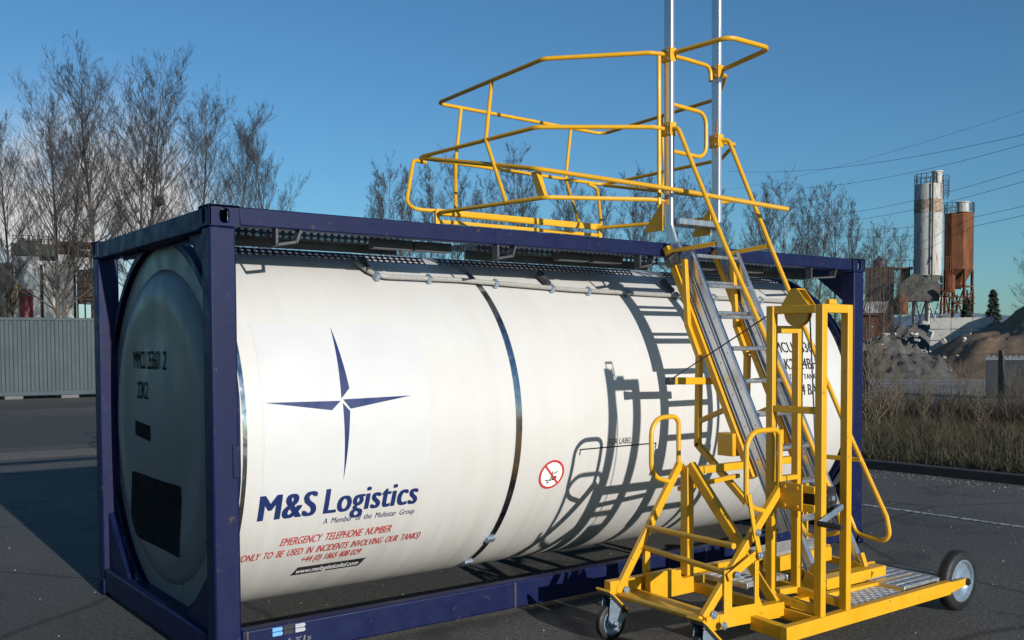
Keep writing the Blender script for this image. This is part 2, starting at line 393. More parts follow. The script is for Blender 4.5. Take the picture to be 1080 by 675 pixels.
for sx in (0, 1):
    for sy in (0, 1):
        x0 = .006 if sx == 0 else TL-.006-PW; y0 = .008 if sy == 0 else TW-.008-PD
        bm = BM(); box(bm, x0, x0+PW, y0, y0+PD, .12, TH-.118)
        p = obj('corner_post', bm, 'navy', TC, bevel=.012)
        for z0 in (0.004, TH-.118):
            cx = (0, .178) if sx == 0 else (TL-.178, TL); cy = (0, .162) if sy == 0 else (TW-.162, TW)
            casting(*cx, *cy, z0, z0+.118, None)
            k = max((o for o in COL.objects if o.name.startswith('corner_casting') and o.parent is None), key=lambda o: o.name)
            k.parent = p
            k.location = -ORG[TC.name] - p.location
            k.location = Vector((0, 0, 0))
        if sx == 0 and sy == 0:                      # small hinged document plate on the near post
            bm = BM(); box(bm, x0+.11, x0+.145, -.002, .008, 1.09, 1.27); o = obj('latch_plate', bm, 'navy', None, bevel=.003); o.parent = p
for y0 in (.012, TW-.092):
    bm = BM(); box(bm, .178, TL-.178, y0, y0+.08, TH-.108, TH-.004); obj('top_side_rail', bm, 'navy', TC, bevel=.008)
for y0, y1 in ((.012, .10), (TW-.10, TW-.012)):
    bm = BM(); box(bm, .16, TL-.16, y0, y1, .045, .225)
    obj('bottom_side_rail', bm, 'navy', TC, bevel=.012)
for x in (.18, 2.06, 3.95, 5.70):                    # weld seams / gussets on the lower rail
    bm = BM(); box(bm, x, x+.014, .004, .016, .05, .22); obj('rail_gusset', bm, 'darksteel', TC, bevel=.002)
for x0 in (.01, TL-.11):
    bm = BM(); box(bm, x0, x0+.10, .162, TW-.162, TH-.13, TH-.01); obj('top_end_rail', bm, 'navy', TC, bevel=.01)
    bm = BM(); box(bm, x0, x0+.13, .162, TW-.162, .03, .20); obj('bottom_end_rail', bm, 'navy', TC, bevel=.01)
    # diagonal gusset plates that carry the tank in the corners of the end frame
    for s in (0, 1):
        f = lambda y: y if s == 0 else TW-y
        bm = BM(); prism(bm, [(x0+.04, f(.12), .20), (x0+.04, f(.62), .20), (x0+.04, f(.12), .62)], (.05, 0, 0)); obj('corner_gusset', bm, 'navy', TC, bevel=.004)
        bm = BM(); prism(bm, [(x0+.04, f(.12), TH-.12), (x0+.04, f(.50), TH-.12), (x0+.04, f(.12), TH-.42)], (.05, 0, 0)); 
        if x0 > 1 or s == 0: obj('corner_gusset', bm, 'navy', TC, bevel=.004)
        else: bm.free()
bm = BM(); prism(bm, [(.10, 1.98, 2.50), (.10, .16, 2.50), (.10, .16, 2.30), (.10, .45, 2.40), (.10, .80, 2.455), (.10, 1.62, 2.455), (.10, 1.72, 2.43), (.10, 1.98, 2.43)], (.01, 0, 0)); obj('header_plate', bm, 'navy', TC)
# tank saddle rings joining the shell to the frame
for x0 in (.10, TL-.17):
    bm = BM(); lathe(bm, [(0, TR-.01), (0, TR+.035), (.066, TR+.035), (.066, TR-.10)], (x0, TW/2, TZ), (1, 0, 0), 96)
    for v in bm.verts:
        if v.co.y < .012: v.co.y = .012
        if v.co.y > TW-.012: v.co.y = TW-.012
    obj('saddle_ring', bm, 'navy', TC)
# shell
X0, X1 = .172, TL-.18
bm = BM()
prof = [(X0, TR-.05), (X0, TR)] + [(X0+(X1-X0)*i/24, TR) for i in range(1, 25)] + [(X1, TR-.05)]
lathe(bm, prof, (0, TW/2, TZ), (1, 0, 0), 160)
SH = obj('tank_shell', bm, 'tank', TC, sharp=30)
def dish_x(r):                                     # end cladding profile: flat rim, then a shallow dome
    if r > 1.02: return .135
    if r > .86: return .135-.062*((1.02-r)/.16)**.6
    if r > .6: return .073+.02*((.86-r)/.26)
    return .093-.02*(1-(r/.6)**2)
bm = BM()
rs = [TR-.02, 1.14, 1.08, 1.02, 1.0, .97, .93, .90, .86, .8, .7, .6, .5, .4, .3, .2, .1, 0]
lathe(bm, [(.20, TR-.02)]+[(dish_x(r), r) for r in rs], (0, TW/2, TZ), (1, 0, 0), 128)
EC = obj('tank_end', bm, 'endplate', TC, sharp=40)
bm = BM(); lathe(bm, [(TL-.35, TR-.03), (TL-.14, TR-.03), (TL-.14, .9), (TL-.03, 0)], (0, TW/2, TZ), (1, 0, 0), 96); obj('tank_end', bm, 'endplate', TC)
for xb, wd, mtl in ((2.095, .052, 'stainless'), (X0+.012, .026, 'stainless'), (3.99, .02, 'tank'), (X1-.035, .04, 'stainless')):
    bm = BM(); e = .004 if mtl == 'stainless' else .002
    lathe(bm, [(xb, TR), (xb, TR+e), (xb+wd, TR+e), (xb+wd, TR)], (0, TW/2, TZ), (1, 0, 0), 160)
    o = obj('cladding_band', bm, mtl, SH)
    o.location = (0, 0, 0)
# buckles of the band
for th in (-45, -62):
    a = R(th); c = Vector((2.121, TW/2-(TR+.012)*math.cos(a), TZ+(TR+.012)*math.sin(a)))
    bm = BM(); beam(bm, c-Vector((.035, 0, 0)), c+Vector((.035, 0, 0)), .05, .02, (0, -math.cos(a), math.sin(a))); o = obj('band_buckle', bm, 'zinc', SH, bevel=.003); o.location = (0, 0, 0)

# ---- writing and marks
def text_mesh(s, cap, width=None, shear=0, bold=0.0, spacing=1.0, heavy=0.0):
    cu = bpy.data.curves.new('t', 'FONT'); cu.body = s; cu.size = 1; cu.shear = shear; cu.space_character = spacing; cu.resolution_u = 4
    ob = bpy.data.objects.new('t', cu); COL.objects.link(ob)
    bpy.context.view_layer.update()
    me = bpy.data.meshes.new_from_object(ob.evaluated_get(bpy.context.evaluated_depsgraph_get()))
    bpy.data.objects.remove(ob); bpy.data.curves.remove(cu)
    bm = BM(); bm.from_mesh(me); bpy.data.meshes.remove(me)
    xs = [v.co.x for v in bm.verts]; x0, x1 = min(xs), max(xs)
    k = cap/.70; kx = (width/(x1-x0)) if width else k
    for v in bm.verts: v.co.x = (v.co.x-x0)*kx; v.co.y = v.co.y*k; v.co.z = 0
    heavy = heavy or bold*k
    if heavy:                                      # heavier strokes: the outline laid again a little to the side
        base = bm.faces[:]
        for i, dx in enumerate((heavy, -heavy)):
            d = bmesh.ops.duplicate(bm, geom=base)
            for g_ in d['geom']:
                if isinstance(g_, bmesh.types.BMVert): g_.co.x += dx; g_.co.z = .0007*(i+1)
    return bm
def wrap_tank(bm, xo, so, e=.003):
    ys = [v.co.y for v in bm.verts]; y = min(ys); step = .03
    while y < max(ys):
        y += step
        bmesh.ops.bisect_plane(bm, geom=bm.verts[:]+bm.edges[:]+bm.faces[:], plane_co=(0, y, 0), plane_no=(0, 1, 0))
    for v in bm.verts:
        th = (so+v.co.y)/TR; q = TR+e+v.co.z
        v.co = Vector((xo+v.co.x, TW/2-q*math.cos(th), TZ+q*math.sin(th)))
def on_tank(name, bm, xo, so, mat, e=.003, parent=None):
    wrap_tank(bm, xo, so, e); o = obj(name, bm, mat, parent or SH); o.location = (0, 0, 0); return o
def flat(*polys):
    bm = BM()
    for p in polys: bm.faces.new([bm.verts.new((x, y, 0)) for x, y in p])
    return bm
on_tank('white_panel', flat([(.31, -.37), (1.42, -.37), (1.42, .69), (.31, .69)]), 0, 0, 'decal', .0015)
# four-pointed compass star
STAR_N = [(.818, .669), (.864, .267), (.804, .206)]
STAR_E = [(1.29, .209), (.861, .143), (.814, .201)]
STAR_S = [(.82, -.287), (.856, .130), (.811, .180)]
STAR_W = [(.317, .198), (.737, .139), (.799, .193)]
on_tank('star_emblem', flat(STAR_N, STAR_E, STAR_S, STAR_W), 0, 0, 'ink_blue')
on_tank('lettering', text_mesh('M&S', .165, .348, 0, .004, 1.06, .0085), .31, -.502, 'ink_blue')
on_tank('lettering', text_mesh('Logistics', .168, .64, 0, .004, 1.08, .007), .722, -.50, 'ink_blue')
on_tank('lettering', text_mesh('A  Member  of  the  Multistar  Group', .042, .64, .12, 0.0), .731, -.577, 'ink_blue')
on_tank('lettering', text_mesh('EMERGENCY  TELEPHONE  NUMBER', .060, .75, .25, .006), .483, -.710, 'ink_red')
on_tank('lettering', text_mesh('(ONLY  TO  BE  USED  IN  INCIDENTS  INVOLVING  OUR  TANKS)', .058, 1.235, .25, .006), .248, -.806, 'ink_red')
on_tank('lettering', text_mesh('+44 (0) 1865 408 029', .058, .41, .25, .006), .664, -.889, 'ink_red')
bb = on_tank('web_address_bar', flat([(.642, -1.032), (1.115, -1.032), (1.14, -.942), (.667, -.942)]), 0, 0, 'ink_black')
on_tank('lettering', text_mesh('www.mslogisticsltd.com', .048, .43, .25, .014), .668, -1.008, 'ink_white', .005)
br = .008
on_tank('label_bracket', flat([(2.68, -.229), (3.445, -.229), (3.445, -.219), (2.68, -.219)], [(2.68, -.265), (2.689, -.265), (2.689, -.229), (2.68, -.229)], [(3.436, -.265), (3.445, -.265), (3.445, -.229), (3.436, -.229)]), 0, 0, 'ink_black')
on_tank('lettering', text_mesh('FOR LABEL', .046, .225, 0, 0), 2.955, -.207, 'ink_black')
def ring(cx, cy, r0, r1, k=40):
    return [[(cx+r*math.cos(2*math.pi*(i+d)/k), cy+r*math.sin(2*math.pi*(i+d)/k)) for r, d in ((r0, 0), (r1, 0), (r1, 1), (r0, 1))] for i in range(k)]
sx_, sy_ = 2.455, -.395
on_tank('prohibition_sign', flat([(sx_+.10*math.cos(2*math.pi*i/40), sy_+.10*math.sin(2*math.pi*i/40)) for i in range(40)]), 0, 0, 'ink_white', .002)
on_tank('prohibition_ring', flat(*ring(sx_, sy_, .094, .111), [(sx_-.075, sy_+.064), (sx_+.064, sy_-.075), (sx_+.075, sy_-.064), (sx_-.064, sy_+.075)]), 0, 0, 'ink_red', .0035)
on_tank('hand_truck_symbol', flat([(sx_-.05, sy_-.045), (sx_-.005, sy_-.045), (sx_-.005, sy_-.037), (sx_-.05, sy_-.037)], [(sx_-.006, sy_-.05), (sx_+.004, sy_-.05), (sx_+.012, sy_+.025), (sx_+.003, sy_+.025)],
   [(sx_+.01, sy_-.045), (sx_+.045, sy_-.045), (sx_+.05, sy_-.015), (sx_+.012, sy_-.012)], [(sx_+.02, sy_+.0), (sx_+.05, sy_+.02), (sx_+.048, sy_+.028), (sx_+.018, sy_+.008)], [(sx_-.03, sy_-.066), (sx_-.015, sy_-.066), (sx_-.015, sy_-.05), (sx_-.03, sy_-.05)]), 0, 0, 'ink_black', .0028)
for s, cap, xo, so, wd, bd in (('MMCU 253601 2', .098, 4.865, .463, .80, .012), ('22K2  L4BH', .098, 4.90, .31, .56, .012), ('PORTABLE TANK T11', .046, 4.92, .222, .60, .004), ('4 BAR', .094, 5.19, .085, .27, .012)):
    on_tank('lettering', text_mesh(s, cap, wd, 0, bd), xo, so, 'ink_black')
# end of the tank
def on_end(name, bm, yo, zo, mat, e=.004):
    bmesh.ops.triangulate(bm, faces=bm.faces[:])
    bmesh.ops.subdivide_edges(bm, edges=[ed for ed in bm.edges if ed.calc_length() > .08], cuts=3)
    for v in bm.verts:
        y = yo-v.co.x; z = zo+v.co.y; v.co = Vector((dish_x(math.hypot(y-TW/2, z-TZ))-e, y, z))
    o = obj(name, bm, mat, EC); o.location = (0, 0, 0); return o
on_end('lettering', text_mesh('MMCU 253601', .120, .58, 0, .006), 1.72, 1.675, 'matt_black')
on_end('lettering', text_mesh('2', .120, .06, 0, .006), 1.08, 1.675, 'matt_black')
on_end('lettering', text_mesh('22K2', .115, .26, 0, .006), 1.64, 1.475, 'matt_black')
on_end('data_plate', flat([(0, 0), (.36, -.02), (.36, .08), (0, .10)]), 1.70, 1.22, 'matt_black')
def grid(x0, x1, y0, y1, n=14):
    bm = BM(); vs = [[bm.verts.new((x0+(x1-x0)*i/n, y0+(y1-y0)*j/n, 0)) for j in range(n+1)] for i in range(n+1)]
    for i in range(n):
        for j in range(n): bm.faces.new((vs[i][j], vs[i+1][j], vs[i+1][j+1], vs[i][j+1]))
    return bm
on_end('black_placard', grid(0, 1.0, 0, .44), 1.80, .52, 'matt_black', .005)
# emblem on the lower rail: three little bars per letter
bm = BM()
ey = .006
for k, c0 in enumerate((.335, .405, .475)):
    mm = ('ink_cyan', 'ink_black', 'ink_grey')[k]
    bm = BM()
    for j in range(2):
        prism(bm, [(c0, ey, .165+j*.026), (c0+.055, ey, .165+j*.026), (c0+.062, ey, .172+j*.026), (c0+.062, ey, .180+j*.026), (c0+.055, ey, .187+j*.026), (c0, ey, .187+j*.026)], (0, .004, 0))
    obj('rail_emblem', bm, mm, TC)
bm = text_mesh('b X l s', .035, .14, .2, .02)
for v in bm.verts: v.co = Vector((.43+v.co.x, .009, .105+v.co.y))
obj('lettering', bm, 'ink_white', TC)

# ---- roof: walkway, hose, brackets
def perf_strip(pts, z0f, parent, name='walkway_mesh'):
    """pts: list of (x, (y,z)a, (y,z)b) – a perforated sheet strip with uv in metres"""
    bm = BM(); uv = bm.loops.layers.uv.new('uv'); prev = None
    for x, a, c in pts:
        cur = (bm.verts.new((x, *a)), bm.verts.new((x, *c)), x, math.dist(a, c))
        if prev:
            f = bm.faces.new((prev[0], cur[0], cur[1], prev[1]))
            for lp, q in zip(f.loops, ((prev[2], 0), (cur[2], 0), (cur[2], cur[3]), (prev[2], prev[3]))): lp[uv].uv = q
        prev = cur
    o = obj(name, bm, 'perf', parent); md = o.modifiers.new('thick', 'SOLIDIFY'); md.thickness = .003; return o
WK = (.30, .62)
for xa, xb in ((.25, 1.40), (1.95, 3.7), (4.2, 5.7)):
    perf_strip([(xa, (.28, 2.455), (.28, 2.515)), (xb, (.28, 2.455), (.28, 2.515))], 0, TC, 'walkway_edge')
    perf_strip([(xa, (.28, 2.515), (1.05, 2.54)), (xb, (.28, 2.515), (1.05, 2.54))], 0, TC, 'walkway_panel')
    bm = BM(); box(bm, xa, xb, .40, .42, 2.415, 2.478); obj('walkway_angle', bm, 'darksteel', TC)
for xa, xb in ((.25, 1.75), (1.85, 3.75), (4.1, 5.7)):
    perf_strip([(xa, (.60, 2.385), (.66, 2.435)), (xb, (.60, 2.385), (.66, 2.435))], 0, TC, 'gutter_mesh')
for x in (.40, 1.95, 3.25, 5.30):
    bm = BM(); wx = .12 if x < 5 else .33
    for p, q in (((x, .05, TH-.10), (x, .05, TH-.205)), ((x, .05, TH-.198), (x+wx, .05, TH-.175)), ((x+wx, .05, TH-.18), (x+wx+.03, .05, TH-.10))): beam(bm, p, q, .06, .014, (1, 0, 0) if abs(p[0]-q[0]) < .05 else (0, 0, 1))
    obj('rail_hanger', bm, 'darksteel', TC)
for x in (1.12, 1.42, 2.62, 2.95, 4.0, 4.6):
    bm = BM(); box(bm, x, x+.28, .20, .27, 2.43, 2.49); obj('walkway_bracket', bm, 'darksteel', TC)
bm = BM(); pts = []
for s, x in ((1.33, 1.22), (1.14, 1.27), (1.10, 1.36), (1.10, 1.95), (1.04, 2.95), (1.02, 3.95), (1.01, 4.7), (1.0, 5.5)):
    th = s/TR; pts.append((x, TW/2-(TR+.035)*math.cos(th), TZ+(TR+.035)*math.sin(th)))
tube(bm, pts, .017, .12); obj('hose', bm, 'conduit', TC)
for i, x in enumerate((1.3, 1.7, 2.25, 2.75, 3.1, 3.5, 4.05, 4.5, 5.1)):
    s = float(np.interp(x, [1.27, 1.95, 2.95, 3.95, 4.7, 5.5], [1.11, 1.10, 1.04, 1.02, 1.01, 1.0])); th = s/TR
    c = Vector((x, TW/2-(TR+.03)*math.cos(th), TZ+(TR+.03)*math.sin(th)))
    bm = BM(); beam(bm, c-Vector((.015, 0, 0)), c+Vector((.015, 0, 0)), .055, .05, (0, -math.cos(th), math.sin(th))); obj('hose_clip', bm, 'zinc', TC, bevel=.004)
# valves / fittings above the hose
for x, ss in ((1.27, 1.16), (2.75, 1.10), (4.05, 1.08)):
    th = ss/TR; nr = Vector((0, -math.cos(th), math.sin(th))); tg = Vector((0, math.sin(th), math.cos(th)))
    c = Vector((x, TW/2, TZ)) + nr*(TR+.035)
    bm = BM(); lathe(bm, [(0, 0), (0, .024), (.1, .024), (.11, .03), (.14, .03), (.14, 0)], c, tg, 12); obj('hose_fitting', bm, 'darksteel', TC)

# ------------------------------------------------------------------ rolling access ladder
PF = thing('rolling_access_ladder', 'yellow wheeled ladder platform with aluminium ladder and railed cage over the tank', 'access ladder', (3.2, -1.15, 0))
Y = 'yellow'
def B(name, segs, mat=Y, parent=PF, bevel=.004):
    bm = BM()
    for s in segs: beam(bm, *s)
    o = obj(name, bm, mat, parent, bevel=bevel)
    if parent is not PF: o.location = (0, 0, 0)
    return o
def Tb(name, pts, r=.017, rad=.06, closed=False, mat=Y, parent=PF):
    bm = BM(); tube(bm, pts, r, rad, closed); o = obj(name, bm, mat, parent)
    if parent is not PF: o.location = (0, 0, 0)
    return o
def bolt(p, axis, r=.016, parent=PF, mat='zinc'):
    bm = BM(); lathe(bm, [(0, 0), (0, r*1.25), (.008, r*1.25), (.008, r), (.016, r*.8), (.02, 0)], p, axis, 12); o = obj('bolt', bm, mat, parent)
    if parent is not PF: o.location = (0, 0, 0)
YN, YF = -1.53, -.74
# chassis
B('chassis_beam', [((2.22, YN, .255), (3.24, YN, .225), .06, .085)])
B('chassis_beam', [((3.24, YN, .225), (4.36, YN, .205), .05, .07)])
B('chassis_beam', [((2.24, YF+.02, .300), (4.50, YF+.02, .255), .06, .085)])
bm = BM(); prism(bm, [(2.50, -.84, .195), (3.30, -.84, .195), (3.30, -.84, .30), (2.80, -.84, .30), (2.72, -.84, .37), (2.50, -.84, .37)], (0, .05, 0)); obj('step_plate', bm, Y, PF, bevel=.004)
B('front_beam', [((2.58, -1.80, .192), (4.30, -1.80, .200), .05, .088)])
bm = BM(); prism(bm, [(4.28, -1.826, .165), (4.46, -1.826, .185), (4.53, -1.826, .19), (4.53, -1.826, .235), (4.28, -1.826, .238)], (0, .022, 0)); obj('axle_tab', bm, Y, PF, bevel=.003)
B('cross_beam', [((2.61, -1.775, .195), (2.61, -1.56, .205), .05, .08)])
B('cross_beam', [((2.40, YN+.03, .235), (2.40, YF, .255), .16, .02)])
B('cross_beam', [((2.92, -1.775, .20), (2.92, YF, .23), .05, .07)])
B('cross_beam', [((3.45, -1.775, .20), (3.45, YF, .22), .04, .06)])
B('cross_beam', [((3.86, -1.775, .205), (3.86, -.80, .215), .04, .05)])
B('cross_beam', [((4.37, -1.775, .21), (4.37, -.62, .22), .035, .05)])
B('axle', [((4.53, -1.64, .195), (4.53, -.50, .195), .04, .04)], 'darksteel')
B('bracket_beam', [((3.46, -1.41, .275), (4.12, -1.41, .275), .10, .075)])
B('bracket_beam', [((3.40, -1.02, .33), (4.10, -1.02, .33), .05, .10)])
# treads
bm = BM(); box(bm, 3.26, 3.84, -1.77, -1.47, .218, .232); TP = obj('tread_plate', bm, 'galv', PF, bevel=.002)
bm = BM(); random.seed(4)
for i in range(17):
    for j in range(9):
        x, y = 3.28+i*.034, -1.75+j*.034; s = .011 if (i+j) % 2 else -.011
        beam(bm, (x-.011, y-s, .2325), (x+.011, y+s, .2325), .006, .005)
o = obj('tread_pattern', bm, 'galv', TP); o.location = (0, 0, 0)
def grate(x0, x1, y0, y1, z, nb):
    bm = BM()
    for i in range(nb):
        y = y0+(y1-y0)*(i+.5)/nb; box(bm, x0+.01, x1-.01, y-.017, y+.017, z-.03, z)
    for x in (x0, x1): box(bm, x-.006, x+.006, y0, y1, z-.034, z+.004)
    obj('grate_tread', bm, 'galv', PF, bevel=.003)
grate(3.89, 4.34, -1.74, -1.22, .248, 8)
grate(3.48, 4.08, -1.00, -.78, .40, 9)
grate(3.0, 3.40, -1.2, -.82, .30, 6)
B('tread_rail', [((3.88, -1.20, .24), (4.37, -1.20, .24), .03, .05)])
# wheels
def tyre_wheel(name, c, r, wd, parent=PF):
    bm = BM(); lathe(bm, [(-wd/2, r*.66), (-wd/2, r*.9), (-wd*.36, r*.985), (0, r), (wd*.36, r*.985), (wd/2, r*.9), (wd/2, r*.66), (-wd/2, r*.66)], c, (0, 1, 0), 48)
    t = obj(name, bm, 'rubber', parent, sharp=50)
    bm = BM(); lathe(bm, [(-wd*.50, r*.70), (-wd*.52, r*.64), (-wd*.30, r*.58), (-wd*.24, r*.40), (-wd*.34, r*.30), (-wd*.40, r*.14), (-wd*.56, r*.12), (-wd*.56, 0)], c, (0, 1, 0), 40)
    o = obj('wheel_rim', bm, 'zinc', t); o.location = (0, 0, 0)
    bm = BM(); lathe(bm, [(wd*.48, r*.68), (wd*.1, r*.56), (wd*.1, 0)], c, (0, 1, 0), 40)
    o = obj('rim_back', bm, 'zinc', t); o.location = (0, 0, 0)
    return t
tyre_wheel('transport_wheel', (4.53, -1.735, .205), .205, .085)
tyre_wheel('transport_wheel', (4.53, -.52, .205), .205, .085)
bolt((4.50, -1.828, .213), (0, -1, 0), .02, mat='black')
def caster(x, y):
    bm = BM(); beam(bm, (x-.055, y-.045, .315), (x+.115, y-.045, .155), .13, .016, (0, 0, 1)); PL = obj('caster', bm, Y, PF, bevel=.003)
    bm = BM(); beam(bm, (x-.05, y-.06, .295), (x+.09, y-.06, .165), .10, .02)
    for i in (-1, 1):
        for j in (-1, 1):
            p = Vector((x+.02+i*.05, y-.06+j*.035, .23-i*.048)); lathe(bm, [(0, 0), (0, .011), (.022, .011), (.022, 0)], p, (-.68, 0, -.74), 8)
    o = obj('swivel_plate', bm, 'black', PL, bevel=.002); o.location = (0, 0, 0)
    for s in (-1, 1):
        bm = BM(); yy = y-.06+s*.036-.003
        prism(bm, [(x-.035, yy, .305), (x+.115, yy, .17), (x+.04, yy, .085), (x-.012, yy, .078), (x-.058, yy, .12)], (0, .006, 0)); o = obj('caster_fork', bm, 'zinc', PL, bevel=.002); o.location = (0, 0, 0)
    t = tyre_wheel('caster_wheel', (x-.005, y-.06, .112), .112, .046, PL); t.location = (0, 0, 0)
    bm = BM(); lathe(bm, [(0, 0), (0, .018), (.012, .018), (.018, 0)], (x-.005, y-.105, .105), (0, -1, 0), 10); o = obj('axle_nut', bm, 'zinc', PL); o.location = (0, 0, 0)
caster(2.20, YF); caster(2.16, YN)
# inclined push-bar frame with two loop grips
for y, a, c, lo in ((YN, (2.22, .29), (2.905, .975), (2.584, 2.89, .83, 1.311)), (YF, (2.30, .265), (2.875, 1.045), (2.605, 2.856, .92, 1.348))):
    B('push_bar', [((a[0], y, a[1]), (c[0], y, c[1]), .035, .05)])
    xl, xr, zb, zt = lo
    k = (c[0]-a[0])/(c[1]-a[1]); xe = a[0]+k*(zb-a[1])
    Tb('grip_loop', [(c[0]-.02, y, c[1]-.02), (xr, y, zt-.12), (xr, y, zt), (xl, y, zt), (xl, y, zb+.05), (xe, y, zb)], .016, .11)
    bolt((a[0]+.06, y-.026, a[1]+.01), (0, -1, 0), .02)
Tb('cross_tube', [(2.20, YN, .285), (2.30, YF, .25)], .018)
Tb('cross_tube', [(2.43, YN, .508), (2.53, YF, .523)], .018)
Tb('cross_tube', [(2.478, YN, .66), (2.571, YF, .648)], .018)
B('strut', [((2.56, YF, .26), (2.56, YF, .52), .045, .03)])
# near-side locking linkage
bm = BM()
prism(bm, [(2.32, -1.565, .215), (2.66, -1.565, .20), (2.86, -1.565, .19), (2.80, -1.565, .255), (2.70, -1.565, .275), (2.66, -1.565, .35), (2.66, -1.565, .57), (2.625, -1.565, .57), (2.625, -1.565, .31), (2.425, -1.565, .32), (2.425, -1.565, .54), (2.36, -1.565, .54), (2.36, -1.565, .29), (2.32, -1.565, .29)], (0, .012, 0))
obj('linkage_plate', bm, Y, PF, bevel=.002)
B('linkage_arm', [((2.37, -1.58, .50), (2.635, -1.58, .61), .012, .05)])
B('linkage_arm', [((2.635, -1.595, .57), (2.59, -1.595, .74), .012, .035), ((2.59, -1.595, .70), (2.53, -1.595, .96), .014, .03)])
for x, z in ((2.60, .735), (2.62, .60), (2.42, .515), (2.31, .245)): bolt((x, -1.603, z), (0, -1, 0), .017)
# triangular props
for x in (2.90, 4.12):
    B('prop_post', [((x, -.775, .30), (x, -.775, 1.02), .06, .065)])
    if x < 3: B('prop_brace', [((x, -.80, 1.03), (x, -1.50, .26), .05, .065)])
B('prop_cross', [((2.93, -.775, .985), (4.09, -.775, .985), .055, .05)])
B('prop_cross', [((2.9, -.70, .86), (3.5, -.70, .90), .03, .03)])
# support frame under the ladder
for x in (3.475, 4.005):
    sB = [((x, -.035, 2.55), (x, -.85, .90), .05, .055, (1, 0, 0)), ]
    B('support_beam', sB)
    B('support_brace', [((x-.045, -.25, 2.44), (x-.045, -.285, 1.95), .04, .035, (1, 0, 0)), ((x-.045, -.285, 1.96), (x-.045, -.39, 1.74), .04, .035, (1, 0, 0))])
    B('support_tie', [((x, -.355, 1.74), (x, -.343, 1.08), .045, .04, (1, 0, 0)), ((x, -.335, 1.10), (x, -.80, .72), .045, .04, (1, 0, 0)), ((x, -.35, 1.26), (x, -.60, 1.36), .035, .035, (1, 0, 0))])
    bm = BM(); box(bm, x-.06, x+.04, -.72, -.58, 1.04, 1.2); obj('hinge_box', bm, Y, PF, bevel=.004)
bm = BM(); beam(bm, (3.38, -.13, 2.42), (3.56, -.13, 2.52), .06, .08); obj('latch', bm, 'black', PF, bevel=.008)
AR = B('cross_arm', [((3.13, -.42, 1.566), (3.58, -.42, 1.556), .04, .05)])
bm = BM(); box(bm, 3.08, 3.135, -.445, -.395, 1.54, 1.592); o = obj('end_cap', bm, 'black', AR, bevel=.004); o.location = (0, 0, 0)
# aluminium ladder
XL, XR = 3.485, 3.995
def lz(z): return -.27-(2.51-z)/2
def channel(bm, pts, wx, x, flip):
    """C-section stringer: thin web on the outside, flanges turned inwards; pts in (y, z), depth direction +y/-z"""
    n = Vector((0, .894, .447)) * 1
    s = 1 if flip else -1
    return n
for x, s in ((XL, 1), (XR, -1)):
    nrm = Vector((0, .894, -.447))
    for k, (za, zb, d0, d1) in enumerate(((.26, 2.52, 0, .066), (.62, 2.62, .086, .152))):
        a = Vector((x, lz(za), za)); c = Vector((x, lz(zb), zb)); dd = (d0+d1)/2
        bm = BM()
        beam(bm, a+nrm*dd, c+nrm*dd, d1-d0-.002, .005, (1, 0, 0))                     # web
        for d in (d0, d1): beam(bm, a+nrm*d+Vector((s*.005, 0, 0)), c+nrm*d+Vector((s*.005, 0, 0)), .006, .040, (1, 0, 0))
        for t in np.arange(.12, .95, .11):                                            # rivets
            p = a.lerp(c, t)+nrm*dd+Vector((-.0025, 0, 0)); lathe(bm, [(0, 0), (0, .008), (.004, .006), (.004, 0)], p, (-1, 0, 0), 8)
        obj('ladder_stringer', bm, 'alu', PF)
for k in range(9):
    z = 2.485-.228*k; p = Vector((0, lz(z)+.03, z-.01))
    bm = BM(); beam(bm, (XL+.003, p.y, p.z), (XR-.003, p.y, p.z), .072, .026, (0, -.12, .99)); obj('ladder_rung', bm, 'alu', PF, bevel=.006)
for k in (0, 1):
    z = 2.33-.228*k; bm = BM(); tube(bm, [(XL+.003, lz(z)+.10, z-.05), (XR-.003, lz(z)+.10, z-.05)], .014); obj('ladder_rung', bm, 'alu', PF)
for x in (XL, XR):
    bm = BM(); prism(bm, [(x-.02, -1.44, .19), (x-.02, -1.36, .19), (x-.02, -1.31, .36), (x-.02, -1.36, .40)], (.04, 0, 0)); obj('hinge_bracket', bm, Y, PF, bevel=.003)
    bolt((x-.022, -1.37, .28), (-1, 0, 0), .018)
    B('hinge_bracket', [((x-.05, -1.46, .24), (x-.05, -1.30, .30), .006, .11, (0, 0, 1))])
